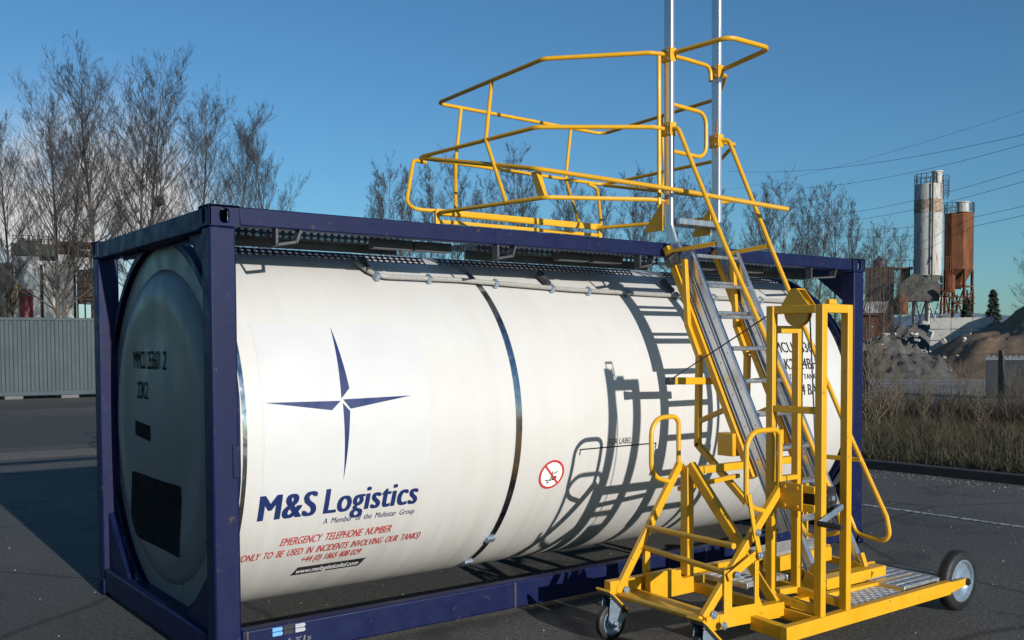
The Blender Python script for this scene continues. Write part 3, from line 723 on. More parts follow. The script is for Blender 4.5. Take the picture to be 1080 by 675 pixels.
# upright masts: box rails that continue the ladder
for x in (3.495, 4.02):
    bm = BM(); pts = [(-.16, 2.40), (-.055, 2.66), (-.035, 2.72), (-.03, 4.95)]; wy = .084
    L = [bm.verts.new((x+sx*.02, y-wy/2, z)) for y, z in pts for sx in (-1, 1)]; Rr = [bm.verts.new((x+sx*.02, y+wy/2, z)) for y, z in pts for sx in (-1, 1)]
    for i in range(3):
        a, c = 2*i, 2*i+2
        bm.faces.new((L[a], L[a+1], L[c+1], L[c])); bm.faces.new((Rr[a+1], Rr[a], Rr[c], Rr[c+1])); bm.faces.new((L[a], L[c], Rr[c], Rr[a])); bm.faces.new((L[a+1], Rr[a+1], Rr[c+1], L[c+1]))
    bm.faces.new((L[0], Rr[0], Rr[1], L[1])); bm.faces.new((L[6], L[7], Rr[7], Rr[6]))
    mo = obj('mast', bm, 'mast', PF, bevel=.014); mo.modifiers[0].segments = 4
    for f_ in mo.data.polygons: f_.use_smooth = True
    mo.modifiers[0].harden_normals = True
    for z in (3.97, 3.425) if x < 3.8 else (3.93, 3.40):
        bm = BM(); box(bm, x-.032, x+.032, -.078, .018, z-.05, z+.05); o = obj('clamp', bm, Y, mo, bevel=.004); o.location = (0, 0, 0)
        for q in (-.03, .03):
            bm = BM(); lathe(bm, [(0, 0), (0, .009), (.012, .007), (.012, 0)], (x-.032, -.05, z+q), (-1, 0, 0), 8); o = obj('bolt', bm, 'zinc', mo); o.location = (0, 0, 0)
bm = BM(); box(bm, 3.517, 3.998, -.11, .05, 2.72, 2.765); obj('top_step', bm, 'alu', PF, bevel=.004)
for x in (3.46, 3.985):
    bm = BM(); prism(bm, [(x, .0, 2.90), (x, .18, 2.71), (x, .18, 2.675), (x, -.0, 2.675)], (.008, 0, 0)); obj('gusset_plate', bm, Y, PF, bevel=.002)
# handrails beside the ladder
def rail(x, off=0):
    P = [(-.05, 3.43), (-.10, 3.41), (-.566, 2.535), (-.99, 1.76), (-1.19, 1.39), (-1.55, .66), (-1.575, .50), (-1.30, .525), (-1.25, .66)]
    return [(x, y, z) for y, z in P]
Tb('handrail', [(3.49, -.07, 3.425), (3.50, -.12, 3.42), (3.50, -.566, 2.53), (3.50, -1.186, 1.40), (3.52, -1.50, .75), (3.52, -1.53, .62), (3.52, -1.27, .55), (3.50, -1.20, .66)], .0165, .07)
Tb('handrail', [(4.03, -.07, 3.405), (4.06, -.12, 3.40), (4.08, -.50, 2.565), (4.08, -1.13, 1.308), (4.09, -1.478, .65), (4.09, -1.515, .475), (4.09, -1.25, .505), (4.07, -1.20, .63)], .0165, .07)
B('handrail_strut', [((3.50, -.49, 2.54), (3.46, -.04, 2.51), .03, .03)])
B('handrail_strut', [((4.08, -.49, 2.555), (4.03, -.12, 2.52), .03, .03)])
B('handrail_strut', [((4.08, -1.29, 1.02), (4.06, -.95, 1.02), .03, .03)])
# cage rails
m1, m2 = (3.47, -.02), (4.05, -.02)
Tb('guard_rail', [(3.465, -.01, 3.98), (3.36, .04, 3.985), (2.808, .607, 3.98), (2.889, 2.218, 3.98), (4.94, 2.30, 3.98), (4.80, .639, 3.98), (4.244, .076, 3.965), (4.05, .0, 3.94)], .0165, .09)
Tb('guard_rail', [(3.465, -.01, 3.43), (3.38, .03, 3.44), (2.682, .532, 3.44), (2.577, 2.037, 3.44), (4.834, 2.18, 3.44), (4.785, .60, 3.44), (4.374, .09, 3.44), (4.05, 0, 3.41)], .0165, .09)
Tb('guard_rail', [(3.48, .0, 2.90), (3.36, .05, 2.905), (2.646, .378, 2.90), (2.46, 1.58, 2.905), (4.22, 1.60, 2.905), (4.58, .45, 2.90), (4.02, .03, 2.78)], .0165, .07)
B('toe_board', [((2.47, 1.59, 2.915), (4.25, 1.59, 2.915), .02, .055), ((2.47, 1.59, 2.84), (4.25, 1.59, 2.84), .02, .03)])
B('toe_board_end', [((2.475, 1.585, 2.79), (2.475, 1.585, 2.93), .04, .03)])
B('toe_board_end', [((4.255, 1.585, 2.77), (4.255, 1.585, 2.93), .04, .03)])
Tb('swing_rail', [(2.59, 2.02, 3.435), (2.648, .50, 3.125), (3.40, -.10, 2.972), (4.13, -.63, 2.815)], .0175, .12)
Tb('swing_rail', [(4.82, 2.15, 3.43), (4.60, .24, 3.035), (4.06, -.01, 2.93)], .0165, .1)
Tb('back_rail', [(2.66, 2.05, 3.405), (2.50, 1.99, 3.405), (2.27, 1.74, 2.945), (2.56, 1.62, 2.93)], .0165, .10)
Tb('back_rail', [(4.60, 2.14, 3.42), (4.74, 2.16, 3.40), (4.36, 1.68, 2.945), (4.1, 1.62, 2.93)], .0165, .1)
bm = BM(); prism(bm, [(2.665, .52, 3.11), (2.665, .58, 3.11), (2.655, .48, 2.90), (2.655, .40, 2.90)], (.006, 0, 0)); prism(bm, [(2.672, .52, 3.11), (2.712, .52, 3.11), (2.70, .42, 2.90), (2.66, .42, 2.90)], (0, .006, 0)); obj('rail_post', bm, Y, PF)
for pts in (((3.155, 2.23, 3.98), (2.977, 2.06, 3.44), (2.66, 1.59, 2.93)), ((2.85, 1.33, 3.98), (2.635, 1.117, 3.44), (2.58, .78, 2.905)), ((4.50, 2.28, 3.98), (4.32, 2.15, 3.44), (4.02, 1.60, 2.93)), ((4.87, 1.4, 3.98), (4.81, 1.3, 3.44), (4.4, 1.0, 2.905))):
    Tb('baluster', pts, .0155, .05)
Tb('cage_post', [(3.435, .015, 3.98), (3.435, .01, 2.87)], .0165, .05)
Tb('cage_post', [(4.06, .02, 3.93), (4.05, .02, 2.80)], .0165, .05)
Tb('entry_hoop', [(3.51, -.06, 3.985), (3.55, -.56, 3.985), (3.99, -.57, 3.98), (4.05, -.06, 3.95)], .0175, .08)
Tb('mast_link', [(3.50, -.03, 3.975), (3.68, -.03, 3.975), (3.95, -.03, 3.965), (3.955, -.03, 3.85)], .0155, .07)
Tb('mast_loop', [(3.50, .0, 3.63), (3.935, .0, 3.61), (3.935, .0, 3.265), (3.50, .0, 3.28)], .0155, .09)
# winch tower
A_, B_, C_, D_ = (2.905, -1.455), (3.15, -1.455), (2.925, -1.79), (3.17, -1.79)
for (x, y), zt in ((A_, 2.045), (B_, 1.93), (C_, 2.045), (D_, 2.045)):
    B('tower_post', [((x, y, .20 if y < -1.6 else .27), (x, y, zt), .048, .05)])
ZT = 2.045
B('tower_top_bar', [((2.915, -1.46, ZT-.025), (2.925, -1.765, ZT-.025), .05, .048)])
B('tower_top_bar', [((2.95, -1.79, ZT-.024), (3.194, -1.79, ZT-.024), .046, .05)])
B('tower_top_bar', [((2.93, -1.455, 1.905), (3.125, -1.455, 1.905), .05, .045)])
B('tower_cross_bar', [((2.905, -1.48, 1.43), (2.925, -1.766, 1.43), .04, .04)])
for z in (.97, .86): B('tower_cross_bar', [((2.89, -1.47, z), (2.905, -1.77, z), .02, .045)])
B('tower_cross_bar', [((2.915, -1.48, .29), (2.925, -1.766, .27), .04, .05)])
B('tower_cross_bar', [((3.15, -1.48, .29), (3.17, -1.766, .27), .04, .05)])
B('tower_cross_bar', [((2.93, -1.455, 1.0), (3.13, -1.455, 1.0), .05, .03)])
B('tower_cross_bar', [((2.93, -1.455, .31), (3.13, -1.455, .30), .05, .04)])
bm = BM(); box(bm, 2.872, 2.884, -1.70, -1.545, .84, 1.0); 
for y in (-1.67, -1.58):
    for z in (.865, .975): lathe(bm, [(0, 0), (0, .01), (.008, .01), (.008, 0)], (2.872, y, z), (-1, 0, 0), 8)
obj('winch_plate', bm, Y, PF, bevel=.002)
bm = BM(); lathe(bm, [(-.02, 0), (-.02, .085), (-.012, .088), (-.006, .07), (.006, .07), (.012, .088), (.02, .085), (.02, 0)], (2.935, -1.62, 2.005), (1, 0, 0), 32); obj('pulley', bm, Y, PF)
bm = BM(); prism(bm, [(2.90, -1.72, 2.04), (2.90, -1.52, 2.04), (2.90, -1.585, 2.135), (2.90, -1.645, 2.135)], (.006, 0, 0)); prism(bm, [(2.965, -1.72, 2.04), (2.965, -1.52, 2.04), (2.965, -1.585, 2.135), (2.965, -1.645, 2.135)], (.006, 0, 0))
box(bm, 2.90, 2.971, -1.64, -1.59, 2.135, 2.142); obj('pulley_bracket', bm, Y, PF, bevel=.002)
bm = BM(); box(bm, 2.98, 3.05, -1.805, -1.775, 2.046, 2.075); obj('pulley_stop', bm, Y, PF, bevel=.003)
bm = BM(); box(bm, 2.99, 3.12, -1.76, -1.62, .82, .97); lathe(bm, [(0, .06), (.012, .06), (.012, .02), (.02, .02), (.02, 0)], (3.055, -1.76, .895), (0, -1, 0), 20); WN = obj('winch', bm, 'black', PF, bevel=.006)
bm = BM(); lathe(bm, [(0, 0), (0, .016), (.012, .016), (.012, 0)], (3.06, -1.772, .91), (0, -1, 0), 14); o = obj('winch_hub', bm, 'zinc', WN); o.location = (0, 0, 0)
bm = BM(); beam(bm, (3.08, -1.83, .865), (2.86, -1.83, .79), .012, .035, (0, 0, 1)); tube(bm, [(3.075, -1.74, .865), (3.075, -1.835, .865)], .014); o = obj('crank_arm', bm, 'zinc', WN, bevel=.003); o.location = (0, 0, 0)
bm = BM(); tube(bm, [(2.86, -1.825, .79), (2.86, -1.975, .785)], .017); o = obj('crank_handle', bm, 'black', WN); o.location = (0, 0, 0)
Tb('cable', [(3.11, -.42, 1.575), (2.935, -1.55, 2.065)], .0045, mat='darksteel')
Tb('cable', [(2.937, -1.70, 2.0), (3.02, -1.70, .95)], .0045, mat='darksteel')

# ------------------------------------------------------------------ trees
def seg3(V, Fc, p, q, ra, rb, n=3):
    d = q-p; u = d.orthogonal().normalized(); v = d.cross(u).normalized(); b0 = len(V)
    for c, r in ((p, ra), (q, rb)):
        for j in range(n):
            a = 2*math.pi*j/n; V.append(tuple(c+(u*math.cos(a)+v*math.sin(a))*r))
    for j in range(n): Fc.append((b0+j, b0+(j+1) % n, b0+n+(j+1) % n, b0+n+j))
def bare_tree(seed, h, spread, limbs=44, low=.22, dens=1.0, rad=None, fork=False, upw=.75, tw=1.0):
    """trunk (with main limbs) and crown (branches, twigs) as two vertex lists"""
    rnd = random.Random(seed); T, TF, C, CF = [], [], [], []
    rad = rad or h*.0085
    lead = [(Vector((0, 0, 0)), Vector((0, 0, 1)), h, rad)]
    if fork: lead.append((Vector((0, 0, h*.12)), Vector((.22, .1, 1)).normalized(), h*.80, rad*.75))
    def branch(p, d, L, r, lev, up):
        steps = 3 if lev < 2 else 2
        pts = [p]; dd = d.copy()
        for i in range(steps):
            dd = (dd + Vector((rnd.gauss(0, .13), rnd.gauss(0, .13), rnd.gauss(0, .07)+up*.22))).normalized()
            pts.append(pts[-1]+dd*(L/steps))
        for i in range(steps):
            ra = r*(1-.8*i/steps); rb = r*(1-.8*(i+1)/steps)
            if lev == 0: seg3(T, TF, pts[i], pts[i+1], ra, rb, 5)
            else: seg3(C, CF, pts[i], pts[i+1], ra, rb, 3)
        if lev >= 3: return
        k = max(2, int((11, 7, 5)[lev]*dens*rnd.uniform(.75, 1.25)))
        for j in range(k):
            t = rnd.uniform(.18, 1.0); x = t*steps; i = min(int(x), steps-1); q = pts[i].lerp(pts[i+1], x-i)
            ax = (pts[i+1]-pts[i]).normalized(); s = ax.orthogonal().normalized(); s.rotate(Quaternion(ax, rnd.uniform(0, 6.28)))
            nd = (ax*rnd.uniform(.7, 1.1)+s*rnd.uniform(.35, .75)+Vector((0, 0, .25*up))).normalized()
            branch(q, nd, L*rnd.uniform(.32, .55)*(1-.35*t), max(r*(1-.7*t)*.42, .0045*tw), lev+1, up*.8)
    for o, dr, H, rr in lead:
        pts = [o]; d = dr.copy(); N = 9
        for i in range(N):
            d = (d+Vector((rnd.gauss(0, .03), rnd.gauss(0, .03), .06))).normalized(); pts.append(pts[-1]+d*H/N)
        for i in range(N): seg3(T, TF, pts[i], pts[i+1], rr*(1-.93*i/N), rr*(1-.93*(i+1)/N), 8)
        for j in range(int(limbs*(1 if o.z == 0 else .7))):
            t = low+(1-low)*(j+rnd.random())/limbs*(1 if o.z == 0 else 1.4); t = min(t, .985)
            x = t*N; i = min(int(x), N-1); q = pts[i].lerp(pts[i+1], x-i)
            a = rnd.uniform(0, 6.28); el = min(rnd.uniform(.45, .85)+upw*.45*t, 1.35)
            nd = Vector((math.cos(a)*math.cos(el), math.sin(a)*math.cos(el), math.sin(el)))
            u = (t-low)/(1-low); prof = .62+.9*u if u < .3 else .55*(1-u)/.7+.42
            L = H*spread*prof*rnd.uniform(.6, 1.15)*1.75
            branch(q, nd, L, max(rr*(1-.9*t)*.42, .018), 0, upw)
    return T, TF, C, CF
def tree_meshes(name, args, bark, twig):
    T, TF, C, CF = bare_tree(**args); out = []
    zs = sorted(p[2] for p in C); HT = zs[int(len(zs)*.997)]; f = args['h']/HT      # true height = h
    T = [(x*f, y*f, z*f) for x, y, z in T]; C = [(x*f, y*f, z*f) for x, y, z in C]
    for nm, V, Fc, mm in (('trunk', T, TF, bark), ('crown', C, CF, twig)):
        me = bpy.data.meshes.new(name+'_'+nm); me.from_pydata(V, [], Fc); me.materials.append(M[mm]); me.update(); out.append(me)
    return out
def plant(meshes, name, label, cat, loc, scale, rz, group, sz=None):
    t = thing(name, label, cat, loc, group); t.scale = (scale, scale, sz or scale); t.rotation_euler = (0, 0, rz)
    for nm, me in zip(('trunk', 'crown'), meshes):
        o = bpy.data.objects.new(nm, me); COL.objects.link(o); o.parent = t
    return t
PA = tree_meshes('poplar_a', dict(seed=3, h=20, spread=.20, limbs=56, low=.26, rad=.21, dens=1.0, tw=1.5), 'bark', 'twig')
PB = tree_meshes('poplar_b', dict(seed=8, h=20, spread=.25, limbs=58, low=.20, rad=.22, fork=True, dens=1.0, tw=1.5), 'bark', 'twig')
PC = tree_meshes('poplar_c', dict(seed=15, h=20, spread=.165, limbs=56, low=.18, upw=1.0, dens=1.0, tw=1.5), 'bark', 'twig')
PD_ = tree_meshes('far_tree', dict(seed=21, h=15, spread=.20, limbs=48, low=.08, dens=.9, tw=1.7, upw=.6), 'barkfar', 'twig')
PE = tree_meshes('far_tree_b', dict(seed=29, h=15, spread=.17, limbs=48, low=.08, upw=.8, dens=.9, tw=1.7), 'barkfar', 'twig')
GT = 'tall bare trees behind the grey shipping container'
def tall(px, ytop, depth, meshes, rz, label, hh=20):
    p = spot(px, depth, 0); top = hz(ytop, depth, px); k = top/hh
    return plant(meshes, 'bare_tree', label, 'tree', p, k, rz, GT)
tall(64, 82, 62, PB, .4, 'widest bare tree, leaning branches low on its trunk, at the far left of the row')
tall(106, 50, 64, PA, 2.1, 'tallest bare tree with a straight mossy trunk in front of the white cloud')
tall(152, 60, 66, PB, 4.0, 'bare tree with twin stems and a dark bird nest beside the frame corner')
tall(209, 86, 72, PA, 5.2, 'bare tree rising right above the near corner post of the frame')
tall(247, 106, 76, PC, 1.0, 'narrow bare tree second from the right end of the tall row')
tall(291, 128, 80, PC, 3.3, 'thinnest bare tree at the right end of the tall row')
tall(12, 110, 70, PC, 2.6, 'bare tree cut by the left edge of the picture')
# nest
p = at(168, 213, 65.5); bm = BM(); bmesh.ops.create_icosphere(bm, subdivisions=2, radius=.32, matrix=Matrix.Translation(p))
rnd = random.Random(5)
for v in bm.verts: v.co += (v.co-p)*rnd.uniform(-.3, .35)
tag(obj('bird_nest', bm, 'twig'), 'dark round clump of twigs in the twin-stemmed bare tree', 'bird nest')
# tree rows beyond the tank
rnd = random.Random(12)
for px, yt in ((402, 180), (416, 170), (434, 176), (455, 172), (487, 160), (510, 178), (536, 156), (560, 178), (590, 186), (612, 190), (640, 190), (668, 184), (690, 178)):
    d = rnd.uniform(88, 104); top = hz(yt, d, px); plant(PD_ if rnd.random() < .55 else PE, 'bare_tree', 'bare brown tree in the far row seen through and below the yellow cage', 'tree', spot(px, d), top/15, rnd.uniform(0, 6.28), 'far trees behind the cage')
for px, yt in ((715, 182), (738, 188), (764, 200), (790, 205), (812, 192), (828, 184), (846, 198), (862, 194), (880, 198), (896, 214), (915, 238), (932, 232), (948, 240)):
    d = rnd.uniform(86, 106); top = hz(yt, d, px); plant(PD_ if rnd.random() < .5 else PE, 'bare_tree', 'bare grey-brown tree in the far row between the ladder and the silos', 'tree', spot(px, d), top/15, rnd.uniform(0, 6.28), 'far trees between ladder and silos')
plant(PD_, 'bare_tree', 'dense bare tree at the right edge of the picture beyond the brown heap', 'tree', spot(1092, 70), hz(248, 70, 1090)/15, .5, None)
# scrub between the yard and the trees: low thickets
SH1 = tree_meshes('shrub', dict(seed=41, h=3.4, spread=.45, limbs=34, low=.03, dens=.75, rad=.03, tw=.8), 'drytwig', 'drytwig')
SH2 = tree_meshes('shrub_b', dict(seed=44, h=3.4, spread=.36, limbs=22, low=.03, dens=.45, rad=.022, fork=True, tw=.55), 'drytwig', 'drytwig')
for i in range(27):
    px = 330+i*20+rnd.uniform(-8, 8); d = rnd.uniform(78, 92)
    plant(SH1 if i % 2 else SH2, 'bare_shrub', 'low bare shrub in the thicket at the foot of the far trees', 'shrub', spot(px, d), rnd.uniform(1.6, 2.6), rnd.uniform(0, 6), 'shrubs below the far trees')
for px, d, k, lb in ((914, 17.5, .62, 'bare shrub pressed against the right corner post of the tank frame'), (928, 19.5, .55, 'bare shrub with crossing twigs just right of the tank frame'), (953, 20.5, .40, 'smaller bare shrub left of the wooden fence post'), (1012, 21.2, .42, 'low bare shrub right of the wooden fence post'), (1066, 20.4, .4, 'low bare shrub below the dark bin at the right edge'), (940, 17.2, .30, 'knee-high tangled shrub in the dry grass near the frame corner'), (975, 19.4, .36, 'low tangled shrub at the foot of the wooden fence post'), (1036, 19.2, .34, 'low tangled shrub in front of the dark bin'), (995, 16.4, .24, 'small tangled shrub standing alone in the middle of the verge'), (1088, 19.0, .42, 'shrub cut by the right edge of the picture')):
    plant(SH2, 'bare_shrub', lb, 'shrub', spot(px, d, .1), k, px*.7, 'shrubs along the wire fence')
# a conifer and low evergreens by the silos
def conifer(px, depth, ytop, wd, label):
    p = spot(px, depth); h = hz(ytop, depth, px); t = thing('conifer_tree', label, 'tree', p, 'conifers beyond the heaps'); rn = random.Random(px)
    bm = BM(); lathe(bm, [(0, .16), (h*.95, .03)], (0, 0, 0), (0, 0, 1), 8); o = obj('trunk', bm, 'bark', None); o.parent = t
    V, Fc = [], []
    for i in range(2600):
        u = rn.random()**.75; z = h*(1-u)*.93+.3; rr = wd*(u*.9+.06)*rn.uniform(.25, 1.1); a = rn.uniform(0, 6.28)
        c = Vector((rr*math.cos(a), rr*math.sin(a), z)); b0 = len(V); s = rn.uniform(.12, .34)
        d1 = Vector((math.cos(a), math.sin(a), -.35+rn.gauss(0, .25)))*s; d2 = Vector((-math.sin(a), math.cos(a), rn.gauss(0, .4)))*s*.45
        V += [tuple(c-d2), tuple(c+d1), tuple(c+d2)]; Fc.append((b0, b0+1, b0+2))
    o = pobj('crown', V, Fc, 'conifer'); o.parent = t
conifer(1047, 84, 303, 1.2, 'small dark conifer right of the rusty silo behind the brown heap')
conifer(1019, 92, 312, 1.1, 'dark conifer partly hidden behind the legs of the rusty silo')

# ------------------------------------------------------------------ left: container and works
def frame_at(px, depth, z=0):
    """origin and axes (u to the right, v away) of something that faces the yard"""
    o = spot(px, depth, z); a = (o-CAM); a.z = 0; v = a.normalized(); u = Vector((v.y, -v.x, 0)); return o, u, v
GC = thing('shipping_container', 'blue-grey corrugated shipping container standing on sleepers at the left', 'shipping container', spot(0, 36.0))
a0, a1 = spot(-130, 34.2), spot(150, 38.6); uu = (a1-a0).normalized(); vv = Vector((-uu.y, uu.x, 0)); Lc = (a1-a0).length; zb, zt = .13, 3.03
bm = BM(); prof = []; x = 0
while x < Lc-.12:
    prof += [(x, .0), (x+.10, .0), (x+.14, .036), (x+.24, .036)]; x += .28
prof = [q for q in prof if q[0] < Lc-.1]
lo = [bm.verts.new(tuple(a0+uu*(s+.05)+vv*t+Vector((0, 0, zb+.16)))) for s, t in prof]; hi = [bm.verts.new(tuple(a0+uu*(s+.05)+vv*t+Vector((0, 0, zt-.10)))) for s, t in prof]
for i in range(len(lo)-1): bm.faces.new((lo[i], lo[i+1], hi[i+1], hi[i]))
obj('corrugated_wall', bm, 'contgrey', GC)
bm = BM(); e = -.03
for z0, z1 in ((zb, zb+.16), (zt-.11, zt)): beam(bm, a0+vv*.04+Vector((0, 0, (z0+z1)/2)), a1+vv*.04+Vector((0, 0, (z0+z1)/2)), .12, z1-z0)
for s in (0, Lc): 
    q = a0+uu*s+vv*.04; beam(bm, q+Vector((0, 0, zb)), q+Vector((0, 0, zt+.01)), .16, .13, vv)
obj('frame', bm, 'contgrey', GC, bevel=.01)
bm = BM(); beam(bm, (a0+a1)/2+vv*1.27+Vector((0, 0, zb+.1)), (a0+a1)/2+vv*1.27+Vector((0, 0, zt-.05)), Lc-.1, 2.3, vv); obj('body', bm, 'contgrey', GC)
for px in (5, 66, 120):
    t = (px+130)/280; q = a0.lerp(a1, t); bm = BM(); beam(bm, q-vv*.05+Vector((0, 0, .065)), q+vv*2.4+Vector((0, 0, .065)), .62, .13); tag(obj('sleeper', bm, 'darksteel', bevel=.01), 'dark timber sleeper under the blue-grey container', 'sleeper', 'sleepers under the container')

def wall_box(bm, o, u, v, s0, s1, t0, t1, z0, z1):
    c = o+u*((s0+s1)/2)+v*((t0+t1)/2); beam(bm, Vector((c.x, c.y, z0)), Vector((c.x, c.y, z1)), s1-s0, t1-t0, v)
def PX(px0, depth):
    """metres per picture point at that distance"""
    return depth/F
# batching plant behind the container (about 85 m off)
D = 85.; o, u, v = frame_at(47, D); k = D/F
sx = lambda px: (px-47)*k
zz = lambda py: hz(py, D, 47)
WB = thing('works_building', 'white stained works building with a rusty green roof gantry behind the container', 'building', o)
def wb(name, mat, *bx):
    bm = BM()
    for x0, x1, y0, y1, t0, t1 in bx: wall_box(bm, o, u, v, sx(x0), sx(x1), t0, t1, max(zz(y1), 0), zz(y0))
    return obj(name, bm, mat, WB, bevel=.03)
wb('white_wall', 'whitewall', (19, 44, 271, 345, 0, 5), (62, 76, 268, 345, -.3, 4), (47, 60, 276, 345, .5, 5))
wb('dark_bay', 'darkrust', (44, 47, 278, 345, 1.2, 4), (60, 62, 280, 345, 1.2, 4), (76, 79, 275, 345, .6, 4))
wb('green_gantry', 'green', (17, 60, 257, 270, .4, 5.5), (24, 44, 253, 257, 1, 4), (5, 18, 278, 345, .5, 5))
wb('rust_gantry', 'rust', (60, 96, 254, 257, 0, 4.5), (60, 96, 263, 266, 0, 4.5), (60, 62, 254, 268, 0, .3), (70, 72, 256, 266, 0, .3), (82, 84, 256, 266, 0, .3), (93, 95, 254, 340, 0, .3), (64, 70, 257, 263, 1, 4))
wb('roof_vents', 'darkrust', (26, 30, 250, 254, 1.5, 2.5), (42, 47, 250, 257, 1.5, 2.5), (52, 54, 247, 257, 1.5, 2), (33, 35, 248, 254, 2, 2.3), (72, 80, 251, 254, 1, 3))
wb('grey_sheet', 'contgrey', (77, 84, 258, 264, -.2, .2))
rail_b = []
for i in range(14): rail_b.append((19+i*3, 19.4+i*3, 249, 257, .3, .34))
wb('roof_railing', 'darkrust', *rail_b, (19, 60, 249, 249.6, .3, .34), (19, 60, 252.6, 253.1, .3, .34))
DT = thing('conveyor_tower', 'black and rusty steel conveyor tower right of the white works building', 'tower', o+u*sx(88))
bm = BM(); rn = random.Random(3)
for x in (79, 86, 94): wall_box(bm, o, u, v, sx(x), sx(x+1.5), -1, -.8, 0, zz(282)); 
wall_box(bm, o, u, v, sx(81), sx(95), -.8, 1.5, zz(318), zz(284))
for y in (288, 296, 304, 312, 320): beam(bm, o+u*sx(79)-v*1+Vector((0, 0, zz(y))), o+u*sx(96)-v*1+Vector((0, 0, zz(y-5+rn.random()*9))), .12, .12)
obj('steel_frame', bm, 'darkrust', DT)
bm = BM(); lathe(bm, [(0, 0), (0, .9), (2.4, .9), (3.2, .5), (3.3, 0)], tuple(o+u*sx(88)-v*1.9), (0, 0, 1), 24); obj('hopper', bm, 'maroon', DT)
MT = thing('maroon_tank', 'maroon tank just above the container left of the white cladding', 'tank', o+u*sx(31))
bm = BM(); lathe(bm, [(0, 0), (0, .52), (zz(309), .52), (zz(307), .3), (zz(307), 0)], tuple(o+u*sx(31)-v*2), (0, 0, 1), 24); obj('tank_body', bm, 'maroon', MT)
bm = BM(); lathe(bm, [(0, .54), (.1, .54)], tuple(o+u*sx(31)-v*2+Vector((0, 0, zz(314)))), (0, 0, 1), 24); obj('tank_band', bm, 'darkrust', MT)
YL = thing('yellow_ladder', 'yellow access ladder fixed beside the maroon tank', 'ladder', o+u*sx(20)-v*2)
bm = BM()
for x in (17.5, 22): wall_box(bm, o, u, v, sx(x), sx(x+.9), -2.1, -2.0, 0, zz(303))
for y in range(304, 336, 3): wall_box(bm, o, u, v, sx(17.5), sx(22.5), -2.1, -2.04, zz(y+.6), zz(y))
wall_box(bm, o, u, v, sx(16), sx(25), -2.2, -1.6, zz(306), zz(303)); obj('ladder_frame', bm, 'yellow', YL)
wbx = thing('white_silo', 'white rounded silo side cut by the left edge of the picture', 'silo', o+u*sx(-2))
bm = BM(); lathe(bm, [(0, .55), (zz(276), .55), (zz(270), .2), (zz(270), 0)], tuple(o+u*sx(-2)-v*.5), (0, 0, 1), 24); obj('silo_body', bm, 'whitewall', wbx)
for i in range(5):
    px = 4+i*21+rnd.uniform(-3, 3); plant(SH1 if i % 2 else SH2, 'bare_shrub', 'bare brown scrub poking up behind the blue-grey container', 'shrub', spot(px, rnd.uniform(52, 60)), rnd.uniform(.9, 1.35), rnd.uniform(0, 6), 'scrub behind the container')

# ------------------------------------------------------------------ right: silos
D = 110.; o, u, v = frame_at(978, D); k = D/F
cosf = (fw.x*v.x+fw.y*v.y)                          # off-axis foreshortening
sx = lambda px: (px-978)*k*cosf
zz = lambda py: hz(py, D, 978)
def P3(px, t, py): q = o+u*sx(px)+v*t; return Vector((q.x, q.y, zz(py)))
S1 = thing('white_silo', 'tall white cement silo with a brown band and a railed top', 'silo', tuple(o))
cx_ = o+u*sx(977.5); rS = sx(992.5)-sx(977.5)
zt, zc, zo = zz(196), zz(291), zz(313)
bm = BM(); lathe(bm, [(zc, rS), (zt-1.5, rS), (zt, rS), (zt, 0)], (cx_.x, cx_.y, 0), (0, 0, 1), 40); B1 = obj('silo_body', bm, 'silowhite', S1)
bm = BM(); lathe(bm, [(zz(226), rS), (zz(226), rS+.02), (zz(212), rS+.02), (zz(212), rS)], (cx_.x, cx_.y, 0), (0, 0, 1), 40); ob = obj('rust_band', bm, 'silobrown', B1); ob.location = (0, 0, 0)
bm = BM(); lathe(bm, [(zo, .25), (zc, rS-.02)], (cx_.x, cx_.y, 0), (0, 0, 1), 40); obj('cone', bm, 'rubble', S1)
def legs(parent, c, r, ztop, mat, n=4, a0=.6, zlow=0):
    for i in range(n):
        a = a0+2*math.pi*i/n; q = Vector((c.x+r*math.cos(a), c.y+r*math.sin(a), 0)); bm = BM(); beam(bm, q, q+Vector((0, 0, ztop)), .24, .24); obj('leg', bm, mat, parent)
    bm = BM()
    for i in range(n):
        a, b2 = a0+2*math.pi*i/n, a0+2*math.pi*(i+1)/n
        q, q2 = (Vector((c.x+r*math.cos(t), c.y+r*math.sin(t), 0)) for t in (a, b2))
        beam(bm, q+Vector((0, 0, ztop*.25)), q2+Vector((0, 0, ztop*.8)), .12, .12); beam(bm, q+Vector((0, 0, ztop*.82)), q2+Vector((0, 0, ztop*.82)), .14, .14); beam(bm, q+Vector((0, 0, ztop*.45)), q2+Vector((0, 0, ztop*.45)), .14, .14)
    obj('leg_bracing', bm, mat, parent)
legs(S1, cx_, rS*.97, zc, 'silowhite')
def railing(parent, c, r, z, mat, h=1.1, n=16):
    bm = BM()
    for zq in (z+h*.5, z+h): tube(bm, [(c.x+r*math.cos(2*math.pi*i/n), c.y+r*math.sin(2*math.pi*i/n), zq) for i in range(n)], .035, 0, True, 5)
    for i in range(n): beam(bm, (c.x+r*math.cos(2*math.pi*i/n), c.y+r*math.sin(2*math.pi*i/n), z), (c.x+r*math.cos(2*math.pi*i/n), c.y+r*math.sin(2*math.pi*i/n), z+h), .06, .06)
    obj('railing', bm, mat, parent)
railing(S1, cx_, rS*.98, zt, 'darksteel')
cf = o+u*sx(986.5)-v*.6
bm = BM(); lathe(bm, [(zt, .52), (zz(184.5), .52), (zz(184.5), .6), (zz(183), .6), (zz(182.5), 0)], (cf.x, cf.y, 0), (0, 0, 1), 20); obj('filter_cap', bm, 'silowhite', S1)
